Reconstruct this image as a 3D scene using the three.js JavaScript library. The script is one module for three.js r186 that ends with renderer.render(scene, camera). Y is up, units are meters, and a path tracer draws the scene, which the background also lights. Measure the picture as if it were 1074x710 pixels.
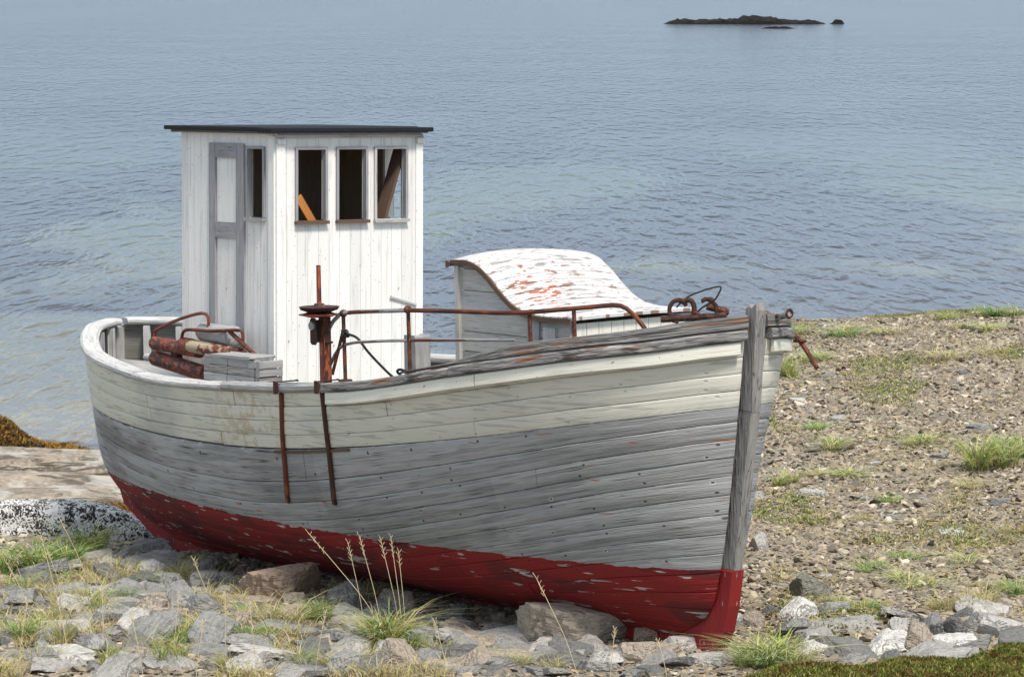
import * as THREE from 'three';
import { mergeGeometries, mergeVertices, toCreasedNormals } from 'three/addons/utils/BufferGeometryUtils.js';

// ---------------------------------------------------------------- camera, sky, sun, exposure
const scene = new THREE.Scene();
const EYE = 6.3, FOCAL = 3400, PITCH = Math.atan(385 / FOCAL);           // eye height above the sea, focal length in photograph pixels
const camera = new THREE.PerspectiveCamera(2 * Math.atan(355 / FOCAL) * 180 / Math.PI, 1024 / 676, 0.5, 9000);
camera.position.set(0, EYE, 0);
camera.rotation.x = -PITCH;
const renderer = new THREE.WebGLRenderer({ antialias: true });
renderer.toneMapping = THREE.LinearToneMapping;
renderer.toneMappingExposure = 1.38;
renderer.shadowMap.enabled = true;
renderer.setSize(1024, 676);

const SUN = new THREE.Vector3(0.24, 0.85, 0.46).normalize();
{ // thin bright overcast: brighter overhead and round the veiled sun, broken by soft cloud
  const W = 512, H = 256, a = new Float32Array(W * H * 4);
  for (let j = 0; j < H; j++) for (let i = 0; i < W; i++) {
    const el = ((j + 0.5) / H - 0.5) * Math.PI, az = ((i + 0.5) / W - 0.5) * 2 * Math.PI;
    const x = Math.cos(el) * Math.cos(az), z = Math.cos(el) * Math.sin(az), y = Math.sin(el);
    const up = Math.max(0, y), c = 0.5 + 0.5 * Math.sin(x * 5 + Math.sin(z * 4 + 1.3) * 1.5) * Math.cos(z * 6 - x * 2 + up * 5);
    const glow = Math.pow(Math.max(0, x * SUN.x + y * SUN.y + z * SUN.z), 6);
    const L = (0.58 + 0.15 * up) * (0.86 + 0.18 * c) + 0.28 * glow, k = (j * W + i) * 4;
    const blue = 1 - 0.35 * glow;
    const hz = blue * (1 - 0.55 * up); a[k] = L * (0.98 - 0.29 * hz); a[k + 1] = L * (1.0 - 0.13 * hz); a[k + 2] = L * (1.0 + 0.08 * hz); a[k + 3] = 1;
    if (y < 0) { a[k] *= 0.55; a[k + 1] *= 0.55; a[k + 2] *= 0.55; }
  }
  const sky = new THREE.DataTexture(a, W, H, THREE.RGBAFormat, THREE.FloatType);
  sky.mapping = THREE.EquirectangularReflectionMapping; sky.magFilter = THREE.LinearFilter; sky.needsUpdate = true;
  scene.background = sky; scene.environment = sky; scene.environmentIntensity = 1;
}
const sun = new THREE.DirectionalLight(0xfff6ea, 3.2);
sun.position.copy(SUN).multiplyScalar(60).add(new THREE.Vector3(0, 1, -28)); sun.target.position.set(0, 1, -28);
sun.castShadow = true; sun.shadow.radius = 20; sun.shadow.mapSize.set(2048, 2048);
Object.assign(sun.shadow.camera, { left: -16, right: 16, top: 16, bottom: -16, near: 1, far: 140 });
scene.add(sun, sun.target);

// ---------------------------------------------------------------- helpers
function rng(seed) { let a = seed >>> 0; return () => { a = (a + 0x6D2B79F5) | 0; let t = Math.imul(a ^ (a >>> 15), 1 | a); t = (t + Math.imul(t ^ (t >>> 7), 61 | t)) ^ t; return ((t ^ (t >>> 14)) >>> 0) / 4294967296; }; }
const V = (x, y, z) => new THREE.Vector3(x, y, z), lerp = (a, b, t) => a + (b - a) * t, clamp = (x, a = 0, b = 1) => Math.min(b, Math.max(a, x));
const smooth = (a, b, x) => { const t = clamp((x - a) / (b - a)); return t * t * (3 - 2 * t); };
const TAB = new Float32Array(65536); { const r = rng(77); for (let i = 0; i < 65536; i++) TAB[i] = r(); }
function vnoise(x, y, px = 4096, py = 4096, s = 0) {                     // value noise, repeats after px by py cells
  const xi = Math.floor(x), yi = Math.floor(y), fx = x - xi, fy = y - yi, u = fx * fx * (3 - 2 * fx), w = fy * fy * (3 - 2 * fy);
  const x0 = ((xi % px) + px) % px, x1 = (x0 + 1) % px, y0 = ((yi % py) + py) % py, y1 = (y0 + 1) % py;
  const h = (a, b) => TAB[(Math.imul(a + s * 131, 73856093) ^ Math.imul(b + s * 57, 19349663)) & 65535];
  return lerp(lerp(h(x0, y0), h(x1, y0), u), lerp(h(x0, y1), h(x1, y1), u), w);
}
function fbm(x, y, px, py, s, oct = 4) { let v = 0, a = 0.5, n = 0; for (let o = 0; o < oct; o++) { v += a * vnoise(x, y, px, py, s + o * 7); n += a; a *= 0.5; x *= 2; y *= 2; px *= 2; py *= 2; } return v / n; }
function noise3(x, y, z, s = 0) { return (vnoise(x + z * 0.71, y + 3.1, 4096, 4096, s) + vnoise(y + x * 0.37, z + 9.7, 4096, 4096, s + 3) + vnoise(z - y * 0.53, x + 5.3, 4096, 4096, s + 5)) / 3; }
const enc = x => Math.round(255 * (x <= 0.0031308 ? 12.92 * x : 1.055 * Math.pow(clamp(x), 1 / 2.4) - 0.055));
function tex(w, h, fn, { srgb = true, repeat = true } = {}) {           // fn(u, v, out) with linear colour in out[0..2]
  const d = new Uint8Array(w * h * 4), o = [0, 0, 0];
  for (let j = 0; j < h; j++) for (let i = 0; i < w; i++) {
    fn((i + 0.5) / w, (j + 0.5) / h, o); const k = (j * w + i) * 4;
    for (let c = 0; c < 3; c++) d[k + c] = srgb ? enc(o[c]) : Math.round(255 * clamp(o[c]));
    d[k + 3] = 255;
  }
  const t = new THREE.DataTexture(d, w, h); t.colorSpace = srgb ? THREE.SRGBColorSpace : THREE.NoColorSpace;
  t.magFilter = THREE.LinearFilter; t.minFilter = THREE.LinearFilter; t.wrapS = t.wrapT = repeat ? THREE.RepeatWrapping : THREE.ClampToEdgeWrapping; t.needsUpdate = true;
  return t;
}
const bump = (w, h, fn, opt = {}) => tex(w, h, (u, v, o) => { o[0] = o[1] = o[2] = fn(u, v); }, { srgb: false, ...opt });
const std = (o) => new THREE.MeshStandardMaterial({ roughness: 0.85, metalness: 0, side: THREE.DoubleSide, ...o });
const lin = (r, g, b) => new THREE.Color().setRGB(r, g, b);
const mix3 = (o, c, t) => { for (let k = 0; k < 3; k++) o[k] = lerp(o[k], c[k], t); };
const taken = {};
function numbered(n) { taken[n] = (taken[n] ?? -1) + 1; return taken[n] ? `${n}_${String(taken[n]).padStart(3, '0')}` : n; }
function tag(o, label, category, group, kind) { o.userData = { label, category }; if (group) o.userData.group = group; if (kind) o.userData.kind = kind; return o; }
function mesh(name, geo, mat, parent = scene) { const m = new THREE.Mesh(geo, mat); m.name = parent === scene ? numbered(name) : name; m.castShadow = m.receiveShadow = true; parent.add(m); return m; }
function group(name, parent = scene, pos = [0, 0, 0]) { const g = new THREE.Group(); g.name = parent === scene ? numbered(name) : name; g.position.set(...pos); parent.add(g); return g; }
function struct(m, label, category) { m.userData = { kind: 'structure', label, category }; return m; }
// uv in tiles: u along the grain axis, v across; off shifts so that alike pieces differ
function grainUV(geo, axis, tileU = 2, tileV = 0.5, off = 0) {
  const g = geo.index ? geo.toNonIndexed() : geo, p = g.attributes.position, uv = new Float32Array(p.count * 2), q = [V(), V(), V()], n = V(), e = V();
  for (let i = 0; i < p.count; i += 3) {
    for (let k = 0; k < 3; k++) q[k].fromBufferAttribute(p, i + k);
    n.subVectors(q[1], q[0]).cross(e.subVectors(q[2], q[0]));
    const an = [Math.abs(n.x), Math.abs(n.y), Math.abs(n.z)], o = [0, 1, 2].filter(k => k !== axis), w = an[o[0]] > an[o[1]] ? o[1] : o[0];
    for (let k = 0; k < 3; k++) { const c = q[k].toArray(); uv[(i + k) * 2] = c[axis] / tileU + off * 0.37; uv[(i + k) * 2 + 1] = (an[axis] > an[o[0]] + an[o[1]] ? c[o[0]] + c[o[1]] : c[w]) / tileV + off * 0.618; }
  }
  g.setAttribute('uv', new THREE.BufferAttribute(uv, 2));
  return g;
}
function chamferBox(w, h, d, c = 0.006) {                                // box with chamfered edges, centred
  const s = new THREE.Shape(), x = w / 2, y = h / 2;
  s.moveTo(-x + c, -y); s.lineTo(x - c, -y); s.lineTo(x, -y + c); s.lineTo(x, y - c); s.lineTo(x - c, y); s.lineTo(-x + c, y); s.lineTo(-x, y - c); s.lineTo(-x, -y + c); s.closePath();
  const g = new THREE.ExtrudeGeometry(s, { depth: d - 2 * c, bevelEnabled: true, bevelSize: -c, bevelOffset: 0, bevelThickness: c, bevelSegments: 1 });
  g.translate(0, 0, -(d - 2 * c) / 2); g.clearGroups(); return g;
}
function tube(pts, r, seg = 24, rad = 8, closed = false, tension = 0.5) {
  const c = new THREE.CatmullRomCurve3(pts.map(p => V(...p)), closed, 'catmullrom', tension);
  const g = new THREE.TubeGeometry(c, seg, r, rad, closed);
  if (closed) return g;
  const parts = [g.index ? g.toNonIndexed() : g];
  for (const t of [0, 1]) { const k = new THREE.CircleGeometry(r, rad), d = c.getTangent(t).multiplyScalar(t ? 1 : -1), m = new THREE.Matrix4().lookAt(d, V(0, 0, 0), V(0.01, 1, 0.02)); m.setPosition(c.getPoint(t)); k.applyMatrix4(m); parts.push(k.toNonIndexed()); }
  return mergeGeometries(parts);
}
const rod = (a, b, r, rad = 12) => tube([a, [(a[0] + b[0]) / 2, (a[1] + b[1]) / 2, (a[2] + b[2]) / 2], b], r, 6, rad);
function sweep(frames, profile) {                                        // frames: [{p, n, u}], profile: closed list of [n, u]; capped
  const pos = [], idx = [], m = profile.length, N = frames.length, uv = [];
  let len = 0; const per = [0]; for (let k = 1; k <= m; k++) per.push(per[k - 1] + Math.hypot(profile[k % m][0] - profile[k - 1][0], profile[k % m][1] - profile[k - 1][1]));
  frames.forEach((f, i) => { if (i) len += f.p.distanceTo(frames[i - 1].p); for (let k = 0; k <= m; k++) { const q = profile[k % m], P = f.p.clone().addScaledVector(f.n, q[0]).addScaledVector(f.u, q[1]); pos.push(P.x, P.y, P.z); uv.push(len / 2, per[k] / 0.5); } });
  for (let i = 0; i < N - 1; i++) for (let k = 0; k < m; k++) { const a = i * (m + 1) + k, b = a + m + 1; idx.push(a, b, a + 1, a + 1, b, b + 1); }
  for (const i of [0, N - 1]) { const base = i * (m + 1); for (let k = 1; k < m - 1; k++) i ? idx.push(base, base + k, base + k + 1) : idx.push(base, base + k + 1, base + k); }
  const g = new THREE.BufferGeometry(); g.setAttribute('position', new THREE.Float32BufferAttribute(pos, 3)); g.setAttribute('uv', new THREE.Float32BufferAttribute(uv, 2)); g.setIndex(idx);
  return toCreasedNormals(g, 0.6);
}
function pchip(xs, ys) {                                                 // monotone cubic
  const n = xs.length, d = [], m = [];
  for (let i = 0; i < n - 1; i++) d.push((ys[i + 1] - ys[i]) / (xs[i + 1] - xs[i]));
  m.push(d[0]); for (let i = 1; i < n - 1; i++) m.push(d[i - 1] * d[i] <= 0 ? 0 : 2 * d[i - 1] * d[i] / (d[i - 1] + d[i])); m.push(d[n - 2]);
  return x => { let i = 0; while (i < n - 2 && x > xs[i + 1]) i++; const h = xs[i + 1] - xs[i], t = clamp((x - xs[i]) / h), t2 = t * t, t3 = t2 * t; return ys[i] * (2 * t3 - 3 * t2 + 1) + m[i] * h * (t3 - 2 * t2 + t) + ys[i + 1] * (3 * t2 - 2 * t3) + m[i + 1] * h * (t3 - t2); };
}

// ---------------------------------------------------------------- terrain
const GX = [-400, -40, -9, -6, -3, 0, 4, 8, 14, 40, 400];
const GD = [-160, 0, 12, 20, 24, 29, 33, 37, 41, 45, 50, 56, 65, 90, 200, 700, 4000];
const GH = [[14, 12, 12, 12, 12, 12, 12, 12, 12, 12, 14], [4.9, 4.7, 4.6, 4.6, 4.6, 4.6, 4.6, 4.6, 4.6, 4.8, 5], [2.5, 2.4, 2.3, 2.3, 2.3, 2.3, 2.3, 2.35, 2.4, 2.5, 2.6],
  [1.2, 1.2, 1.12, 1.1, 1.1, 1.1, 1.15, 1.25, 1.4, 1.6, 1.6], [1, 1, 1.05, 1.05, 1.04, 1.06, 1.15, 1.2, 1.3, 1.5, 1.5], [0.9, 0.9, 0.92, 0.92, 0.9, 0.98, 1.18, 1.25, 1.35, 1.5, 1.5], [0.7, 0.7, 0.66, 0.66, 0.76, 0.95, 1.25, 1.32, 1.4, 1.6, 1.6],
  [0.2, 0.2, 0.15, 0.15, 0.45, 0.9, 1.32, 1.45, 1.5, 1.7, 1.7], [-0.1, -0.1, -0.08, -0.08, 0.15, 0.8, 1.40, 1.6, 1.7, 1.8, 1.8], [-0.15, -0.15, -0.12, -0.1, 0.1, 0.6, 1.40, 1.56, 1.7, 1.8, 1.8], [-0.35, -0.35, -0.35, -0.35, -0.25, 0.05, 0.7, 0.95, 1.1, 1.2, 1.2],
  [-0.5, -0.5, -0.5, -0.5, -0.5, -0.4, -0.1, 0.1, 0.2, 0.3, 0.3], [-0.7, -0.7, -0.7, -0.7, -0.7, -0.65, -0.55, -0.5, -0.4, -0.4, -0.4], [-1.3, -1.3, -1.3, -1.3, -1.3, -1.2, -1.2, -1.2, -1.1, -1.1, -1.1], [-5, -5, -5, -5, -5, -5, -5, -5, -5, -5, -5], [-22, -22, -22, -22, -22, -22, -22, -22, -22, -22, -22], [-40, -40, -40, -40, -40, -40, -40, -40, -40, -40, -40]];
const GR = GH.map(r => pchip(GX, r));
function heightAt(x, z) {
  const d = clamp(-z, -160, 4000); let i = 0; while (i < GD.length - 2 && d > GD[i + 1]) i++;
  const at = k => GR[clamp(k, 0, GD.length - 1)](x), t = (d - GD[i]) / (GD[i + 1] - GD[i]);
  let h = lerp(at(i), at(i + 1), t);
  if (d > 15 && d < 80) h += (fbm(x * 0.55 + 40, z * 0.55 + 90, 999, 999, 3, 4) - 0.5) * 0.22 * (d > 44 ? smooth(80, 44, d) : smooth(15, 22, d));
  return h;
}
// where the sight line through a point of the photograph meets the ground
function spot(px, py) {
  const dx = (px - 537) / FOCAL, dy = -(py - 355) / FOCAL, c = Math.cos(PITCH), s = Math.sin(PITCH), d = V(dx, dy * c - s, -(dy * s + c));
  let t = 12; for (; t < 400; t += 0.05) if (EYE + d.y * t <= heightAt(d.x * t, d.z * t)) break;
  return V(d.x * t, heightAt(d.x * t, d.z * t), d.z * t);
}

// ---------------------------------------------------------------- textures
const woodGrain = (u, v, fu, fv, s) => 0.55 * fbm(u * fu, v * fv, fu, fv, s, 4) + 0.45 * fbm(u * fu * 4, v * fv * 2, fu * 4, fv * 2, s + 20, 3);
const tGrey = tex(1024, 512, (u, v, o) => {                              // 2 m by 0.5 m of bare weathered timber
  const g = woodGrain(u, v, 6, 24, 1), p = fbm(u * 5, v * 5, 5, 5, 9, 4), k = vnoise(u * 14, v * 90, 14, 90, 30);
  const t = 0.15 + 0.20 * g + 0.10 * p; o[0] = t; o[1] = t * 0.995; o[2] = t * 0.99;
  if (k > 0.86) mix3(o, [0.03, 0.027, 0.024], (k - 0.86) * 6);
  mix3(o, [0.36, 0.36, 0.35], smooth(0.62, 0.8, fbm(u * 9, v * 18, 9, 18, 44, 3)) * 0.5);
});
const bGrey = bump(1024, 512, (u, v) => { const k = vnoise(u * 14, v * 90, 14, 90, 30); return woodGrain(u, v, 6, 24, 1) - (k > 0.86 ? (k - 0.86) * 4 : 0); });
const tOld = tex(1024, 512, (u, v, o) => {                               // 2 m by 0.5 m of split, rotten timber with rust stains
  const g = woodGrain(u, v, 5, 16, 51), k = fbm(u * 7, v * 26, 7, 26, 53, 3), t = 0.09 + 0.32 * g * g + 0.05 * k; o[0] = t * 1.02; o[1] = t; o[2] = t * 0.97;
  mix3(o, [0.02, 0.019, 0.018], smooth(0.58, 0.70, k) * 0.9); mix3(o, [0.42, 0.41, 0.39], smooth(0.62, 0.72, fbm(u * 8, v * 14, 8, 14, 57, 5)) * 0.7); mix3(o, [0.24, 0.08, 0.025], smooth(0.70, 0.76, fbm(u * 5, v * 9, 5, 9, 59, 4)) * 0.7);
});
const bOld = bump(1024, 512, (u, v) => woodGrain(u, v, 5, 16, 51) - 0.9 * smooth(0.54, 0.66, fbm(u * 7, v * 26, 7, 26, 53, 3)));
const tWhite = tex(1024, 1024, (u, v, o) => {                            // 2 m by 0.5 m of white painted board
  const g = woodGrain(u, v, 5, 20, 3), t = 0.78 + 0.06 * g; o[0] = t; o[1] = t * 0.995; o[2] = t * 0.965;
  mix3(o, [0.52, 0.53, 0.53], smooth(0.56, 0.78, fbm(u * 4, v * 8, 4, 8, 12, 5)) * 0.45);
  const c = vnoise(u * 20, v * 130, 20, 130, 31); if (c > 0.9) mix3(o, [0.4, 0.4, 0.38], (c - 0.9) * 5);
  const d = vnoise(u * 110, v * 40, 110, 40, 36); if (d > 0.95) mix3(o, [0.25, 0.20, 0.15], 0.75); mix3(o, [0.50, 0.47, 0.40], smooth(0.62, 0.8, fbm(u * 3, v * 22, 3, 22, 39, 5)) * 0.6);
});
const bWhite = bump(512, 512, (u, v) => woodGrain(u, v, 5, 20, 3));
const tRust = tex(512, 512, (u, v, o) => {
  const a = fbm(u * 6, v * 6, 6, 6, 5, 5), b = fbm(u * 22, v * 22, 22, 22, 15, 3);
  o[0] = 0.12; o[1] = 0.028; o[2] = 0.017; mix3(o, [0.035, 0.018, 0.014], smooth(0.45, 0.65, a)); mix3(o, [0.26, 0.075, 0.025], smooth(0.55, 0.72, b) * 0.8);
});
const bRust = bump(256, 256, (u, v) => fbm(u * 18, v * 18, 18, 18, 5, 4));
const tGalv = tex(512, 512, (u, v, o) => {                               // galvanised pipe, half of it gone to rust
  const a = fbm(u * 7, v * 5, 7, 5, 25, 4), b = fbm(u * 30, v * 22, 30, 22, 15, 3);
  const t = 0.24 + 0.1 * b; o[0] = t; o[1] = t * 1.02; o[2] = t * 1.03; mix3(o, [0.10, 0.03, 0.02], smooth(0.52, 0.60, a + 0.1 * (b - 0.5)));
});
const tPipe = tex(512, 512, (u, v, o) => { const a = fbm(u * 9, v * 6, 9, 6, 35, 5); o[0] = 0.40; o[1] = 0.33; o[2] = 0.22; mix3(o, [0.16, 0.04, 0.02], smooth(0.52, 0.66, a)); });
const tStone = tex(512, 512, (u, v, o) => {
  const a = fbm(u * 4, v * 4, 4, 4, 6, 5), b = fbm(u * 40, v * 40, 40, 40, 16, 2), s = fbm(u * 3, v * 26, 3, 26, 26, 3), t = 0.7 + 0.5 * (a - 0.5) + 0.35 * (b - 0.5) + 0.14 * (s - 0.5);
  o[0] = t; o[1] = t * 0.99; o[2] = t * 0.97; mix3(o, [0.95, 0.95, 0.92], smooth(0.6, 0.72, fbm(u * 9, v * 9, 9, 9, 46, 4)) * 0.6); mix3(o, [0.55, 0.36, 0.22], smooth(0.60, 0.75, fbm(u * 3, v * 3, 3, 3, 66, 4)) * 0.35);
});
const bStone = bump(512, 512, (u, v) => 0.8 * fbm(u * 8, v * 8, 8, 8, 6, 6) + 0.2 * fbm(u * 4, v * 30, 4, 30, 26, 3));
const tLichen = tex(1024, 1024, (u, v, o) => {                           // pale crust lichen with black gaps
  const a = 0.6 * fbm(u * 90, v * 90, 90, 90, 8, 3) + 0.4 * fbm(u * 22, v * 22, 22, 22, 88, 4), b = fbm(u * 5, v * 5, 5, 5, 18, 4), w = fbm(u * 100, v * 100, 100, 100, 28, 2);
  o[0] = 0.70; o[1] = 0.70; o[2] = 0.69; mix3(o, [0.42, 0.41, 0.39], w); mix3(o, [0.02, 0.02, 0.02], smooth(0.53, 0.60, a + 0.35 * (b - 0.5)));
});
const tBed = tex(1024, 1024, (u, v, o) => {
  const a = fbm(u * 5, v * 7, 5, 7, 6, 5), b = fbm(u * 60, v * 60, 60, 60, 16, 3), s = fbm(u * 6, v * 40, 6, 40, 26, 4);
  const t = 0.20 + 0.20 * (a - 0.5) + 0.22 * (b - 0.5) + 0.16 * (s - 0.5); o[0] = t * 1.10; o[1] = t * 0.92; o[2] = t * 0.72;
  mix3(o, [0.06, 0.05, 0.04], smooth(0.62, 0.72, fbm(u * 4, v * 16, 4, 16, 56, 5)) * 0.8); mix3(o, [0.42, 0.41, 0.38], smooth(0.55, 0.7, fbm(u * 7, v * 7, 7, 7, 76, 5)) * 0.6);
});
const bBed = bump(1024, 1024, (u, v) => 0.6 * fbm(u * 8, v * 8, 8, 8, 6, 5) + 0.4 * fbm(u * 6, v * 40, 6, 40, 26, 4));
const tSoil = tex(1024, 1024, (u, v, o) => {                             // 2 m of earth and fine grit
  const a = fbm(u * 10, v * 10, 10, 10, 7, 4), b = vnoise(u * 90, v * 90, 90, 90, 17), c = vnoise(u * 170, v * 170, 170, 170, 27);
  const t = 0.10 + 0.10 * a + 0.16 * b * c + 0.06 * (c - 0.5); o[0] = t * 1.12; o[1] = t; o[2] = t * 0.84;
});
const bSoil = bump(512, 512, (u, v) => vnoise(u * 90, v * 90, 90, 90, 17) * vnoise(u * 170, v * 170, 170, 170, 27));
const tRed = tex(512, 512, (u, v, o) => {
  const g = woodGrain(u, v, 4, 16, 4); o[0] = 0.21 + 0.05 * g; o[1] = 0.007 + 0.004 * g; o[2] = 0.010; mix3(o, [0.07, 0.012, 0.010], smooth(0.55, 0.7, fbm(u * 6, v * 9, 6, 9, 14, 4)) * 0.7);
  mix3(o, [0.45, 0.40, 0.38], smooth(0.74, 0.8, fbm(u * 12, v * 30, 12, 30, 24, 4)));
});

const M = {
  grey: std({ map: tGrey, bumpMap: bGrey, bumpScale: 0.006 }),
  greyPale: std({ map: tGrey, bumpMap: bGrey, bumpScale: 0.005, color: lin(1.45, 1.45, 1.45) }),
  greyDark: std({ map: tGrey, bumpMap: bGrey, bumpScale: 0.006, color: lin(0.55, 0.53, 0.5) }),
  old: std({ map: tOld, bumpMap: bOld, bumpScale: 0.022 }),
  capPale: std({ map: tGrey, bumpMap: bOld, bumpScale: 0.012, color: lin(1.6, 1.6, 1.6) }),
  stem: std({ map: tGrey, bumpMap: bOld, bumpScale: 0.02, color: lin(0.82, 0.80, 0.77) }),
  greyTrim: std({ map: tGrey, bumpMap: bGrey, bumpScale: 0.003, color: lin(0.95, 0.96, 1.02) }),
  white: [1, 0.95, 0.98, 0.90].map(k => std({ map: tWhite, bumpMap: bWhite, bumpScale: 0.0025, color: lin(k, k, k), roughness: 0.6 })),
  cream: std({ map: tWhite, bumpMap: bWhite, bumpScale: 0.003, color: lin(0.88, 0.875, 0.80), roughness: 0.6 }),
  brown: std({ map: tGrey, bumpMap: bGrey, bumpScale: 0.004, color: lin(0.36, 0.22, 0.15) }),
  inner: std({ map: tGrey, color: lin(1.0, 0.78, 0.58) }),
  orange: std({ map: tGrey, color: lin(1.5, 0.6, 0.15), roughness: 0.5 }),
  rust: std({ map: tRust, bumpMap: bRust, bumpScale: 0.004, roughness: 0.8, metalness: 0.1 }),
  rustDark: std({ map: tRust, bumpMap: bRust, bumpScale: 0.004, roughness: 0.8, color: lin(0.42, 0.5, 0.6) }),
  rustRed: std({ map: tRust, bumpMap: bRust, bumpScale: 0.003, roughness: 0.65, color: lin(1.5, 1.25, 1.2) }),
  galv: std({ map: tGalv, bumpMap: bRust, bumpScale: 0.002, roughness: 0.55, metalness: 0.25 }),
  pipePale: std({ map: tPipe, bumpMap: bRust, bumpScale: 0.003 }),
  felt: std({ map: tSoil, bumpMap: bSoil, bumpScale: 0.004, color: lin(0.035, 0.05, 0.095), roughness: 1 }),
  wire: std({ color: lin(0.012, 0.012, 0.012), roughness: 0.6 }),
  red: std({ map: tRed, bumpMap: bGrey, bumpScale: 0.004, roughness: 0.7 }),
  rope: std({ color: lin(0.45, 0.43, 0.38), roughness: 1 }),
};

// ---------------------------------------------------------------- ground, sea bed, sea
const landShape = (() => {
  const xs = [-400, -150, -60, -30], ds = [-160, -100, -50, -20, 0, 8, 14, 18];
  for (let x = -16; x <= 20; x += 0.15) xs.push(x); xs.push(24, 30, 45, 80, 160, 400);
  for (let d = 20; d <= 60; d += 0.15) ds.push(d); for (let d = 61; d < 110; d += 1.5) ds.push(d); ds.push(115, 125, 140, 170, 210, 300, 500, 900, 2000, 4000);
  const pos = [], uv = [], col = [], idx = [], n = xs.length;
  for (const d of ds) for (const x of xs) {
    let h = heightAt(x, -d); pos.push(x, h, -d); uv.push(x / 2, d / 2);
    if (h < 0.05) { // sand with beds of weed
      const p = fbm(x * 0.14 + 7, d * 0.05 + 3, 999, 999, 81, 5), q = fbm(x * 0.5, d * 0.5, 999, 999, 91, 3), w = smooth(0.44, 0.56, p + 0.25 * (q - 0.5)) * (x < -3 && d < 60 ? 0.25 : 1);
      col.push(lerp(2.0, 0.50, w), lerp(1.9, 0.44, w), lerp(1.5, 0.56, w));
    } else { const p = fbm(x * 0.8, d * 0.8, 999, 999, 61, 4); col.push(lerp(0.8, 1.35, p), lerp(0.8, 1.3, p), lerp(0.75, 1.25, p)); }
  }
  for (let j = 0; j < ds.length - 1; j++) for (let i = 0; i < n - 1; i++) { const a = j * n + i; idx.push(a, a + 1, a + n, a + 1, a + n + 1, a + n); }
  const g = new THREE.BufferGeometry(); g.setAttribute('position', new THREE.Float32BufferAttribute(pos, 3)); g.setAttribute('uv', new THREE.Float32BufferAttribute(uv, 2)); g.setAttribute('color', new THREE.Float32BufferAttribute(col, 3)); g.setIndex(idx); g.computeVertexNormals();
  return g;
})();
struct(mesh('shore_ground', landShape, std({ map: tSoil, bumpMap: bSoil, bumpScale: 0.012, vertexColors: true, roughness: 1 })), 'stony grey brown shore that slopes down into the water', 'ground');
{
  const b1 = bump(2048, 2048, (u, v) => { // 40 m of wind ripples of many lengths
    let h = 0, a = 0.5, n = 0; for (let o = 0; o < 4; o++) { const f = 128 << o, g = 26 << o; h += a * vnoise(u * f + 0.35 * Math.sin(2 * Math.PI * v * 9), v * g, f, g, 3 + o * 11); n += a; a *= 0.55; }
    const gust = 0.35 + 0.9 * fbm(u * 3, v * 2, 3, 2, 93, 4); return 0.5 + (h / n - 0.5) * gust + 0.35 * (fbm(u * 9, v * 7, 9, 7, 97, 3) - 0.5);
  });
  const g = new THREE.PlaneGeometry(12000, 6000, 1, 1).rotateX(-Math.PI / 2).translate(0, 0, -2960), p = g.attributes.position, uv = g.attributes.uv;
  for (let i = 0; i < p.count; i++) uv.setXY(i, p.getX(i) / 40, p.getZ(i) / 40);
  const water = new THREE.MeshPhysicalMaterial({ color: 0xffffff, roughness: 0.09, metalness: 0, transmission: 1, ior: 1.33, thickness: 1, attenuationColor: lin(0.10, 0.26, 0.40), attenuationDistance: 9, bumpMap: b1, bumpScale: 0.50, side: THREE.DoubleSide });
  struct(mesh('sea', g, water), 'blue grey sea ruffled by small ripples', 'water');
}

// ---------------------------------------------------------------- the boat: hull lines (x forward, y up from the painted waterline, z to starboard)
const THETA = 52 * Math.PI / 180, TRIM = 1.5 * Math.PI / 180;
const boat = group('fishing_boat', scene, [-1.417, 1.646, -28.278]);
boat.quaternion.setFromAxisAngle(V(0, 1, 0), -THETA).multiply(new THREE.Quaternion().setFromAxisAngle(V(0, 0, 1), TRIM));
tag(boat, 'weathered wooden fishing boat with white wheelhouse and red bottom, lying on the stones', 'boat');
boat.updateMatrixWorld();
function line(k) {                                                       // knots [x, y, z] from stern to stem -> point at phi in 0..PI
  const xa = k[0][0], xb = k[k.length - 1][0], ph = k.map(q => Math.acos(clamp(1 - 2 * (q[0] - xa) / (xb - xa), -1, 1)));
  const fy = pchip(ph, k.map(q => q[1])), fz = pchip(ph, k.map(q => q[2]));
  return p => V(xa + (xb - xa) * (1 - Math.cos(p)) / 2, fy(p), fz(p));
}
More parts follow.
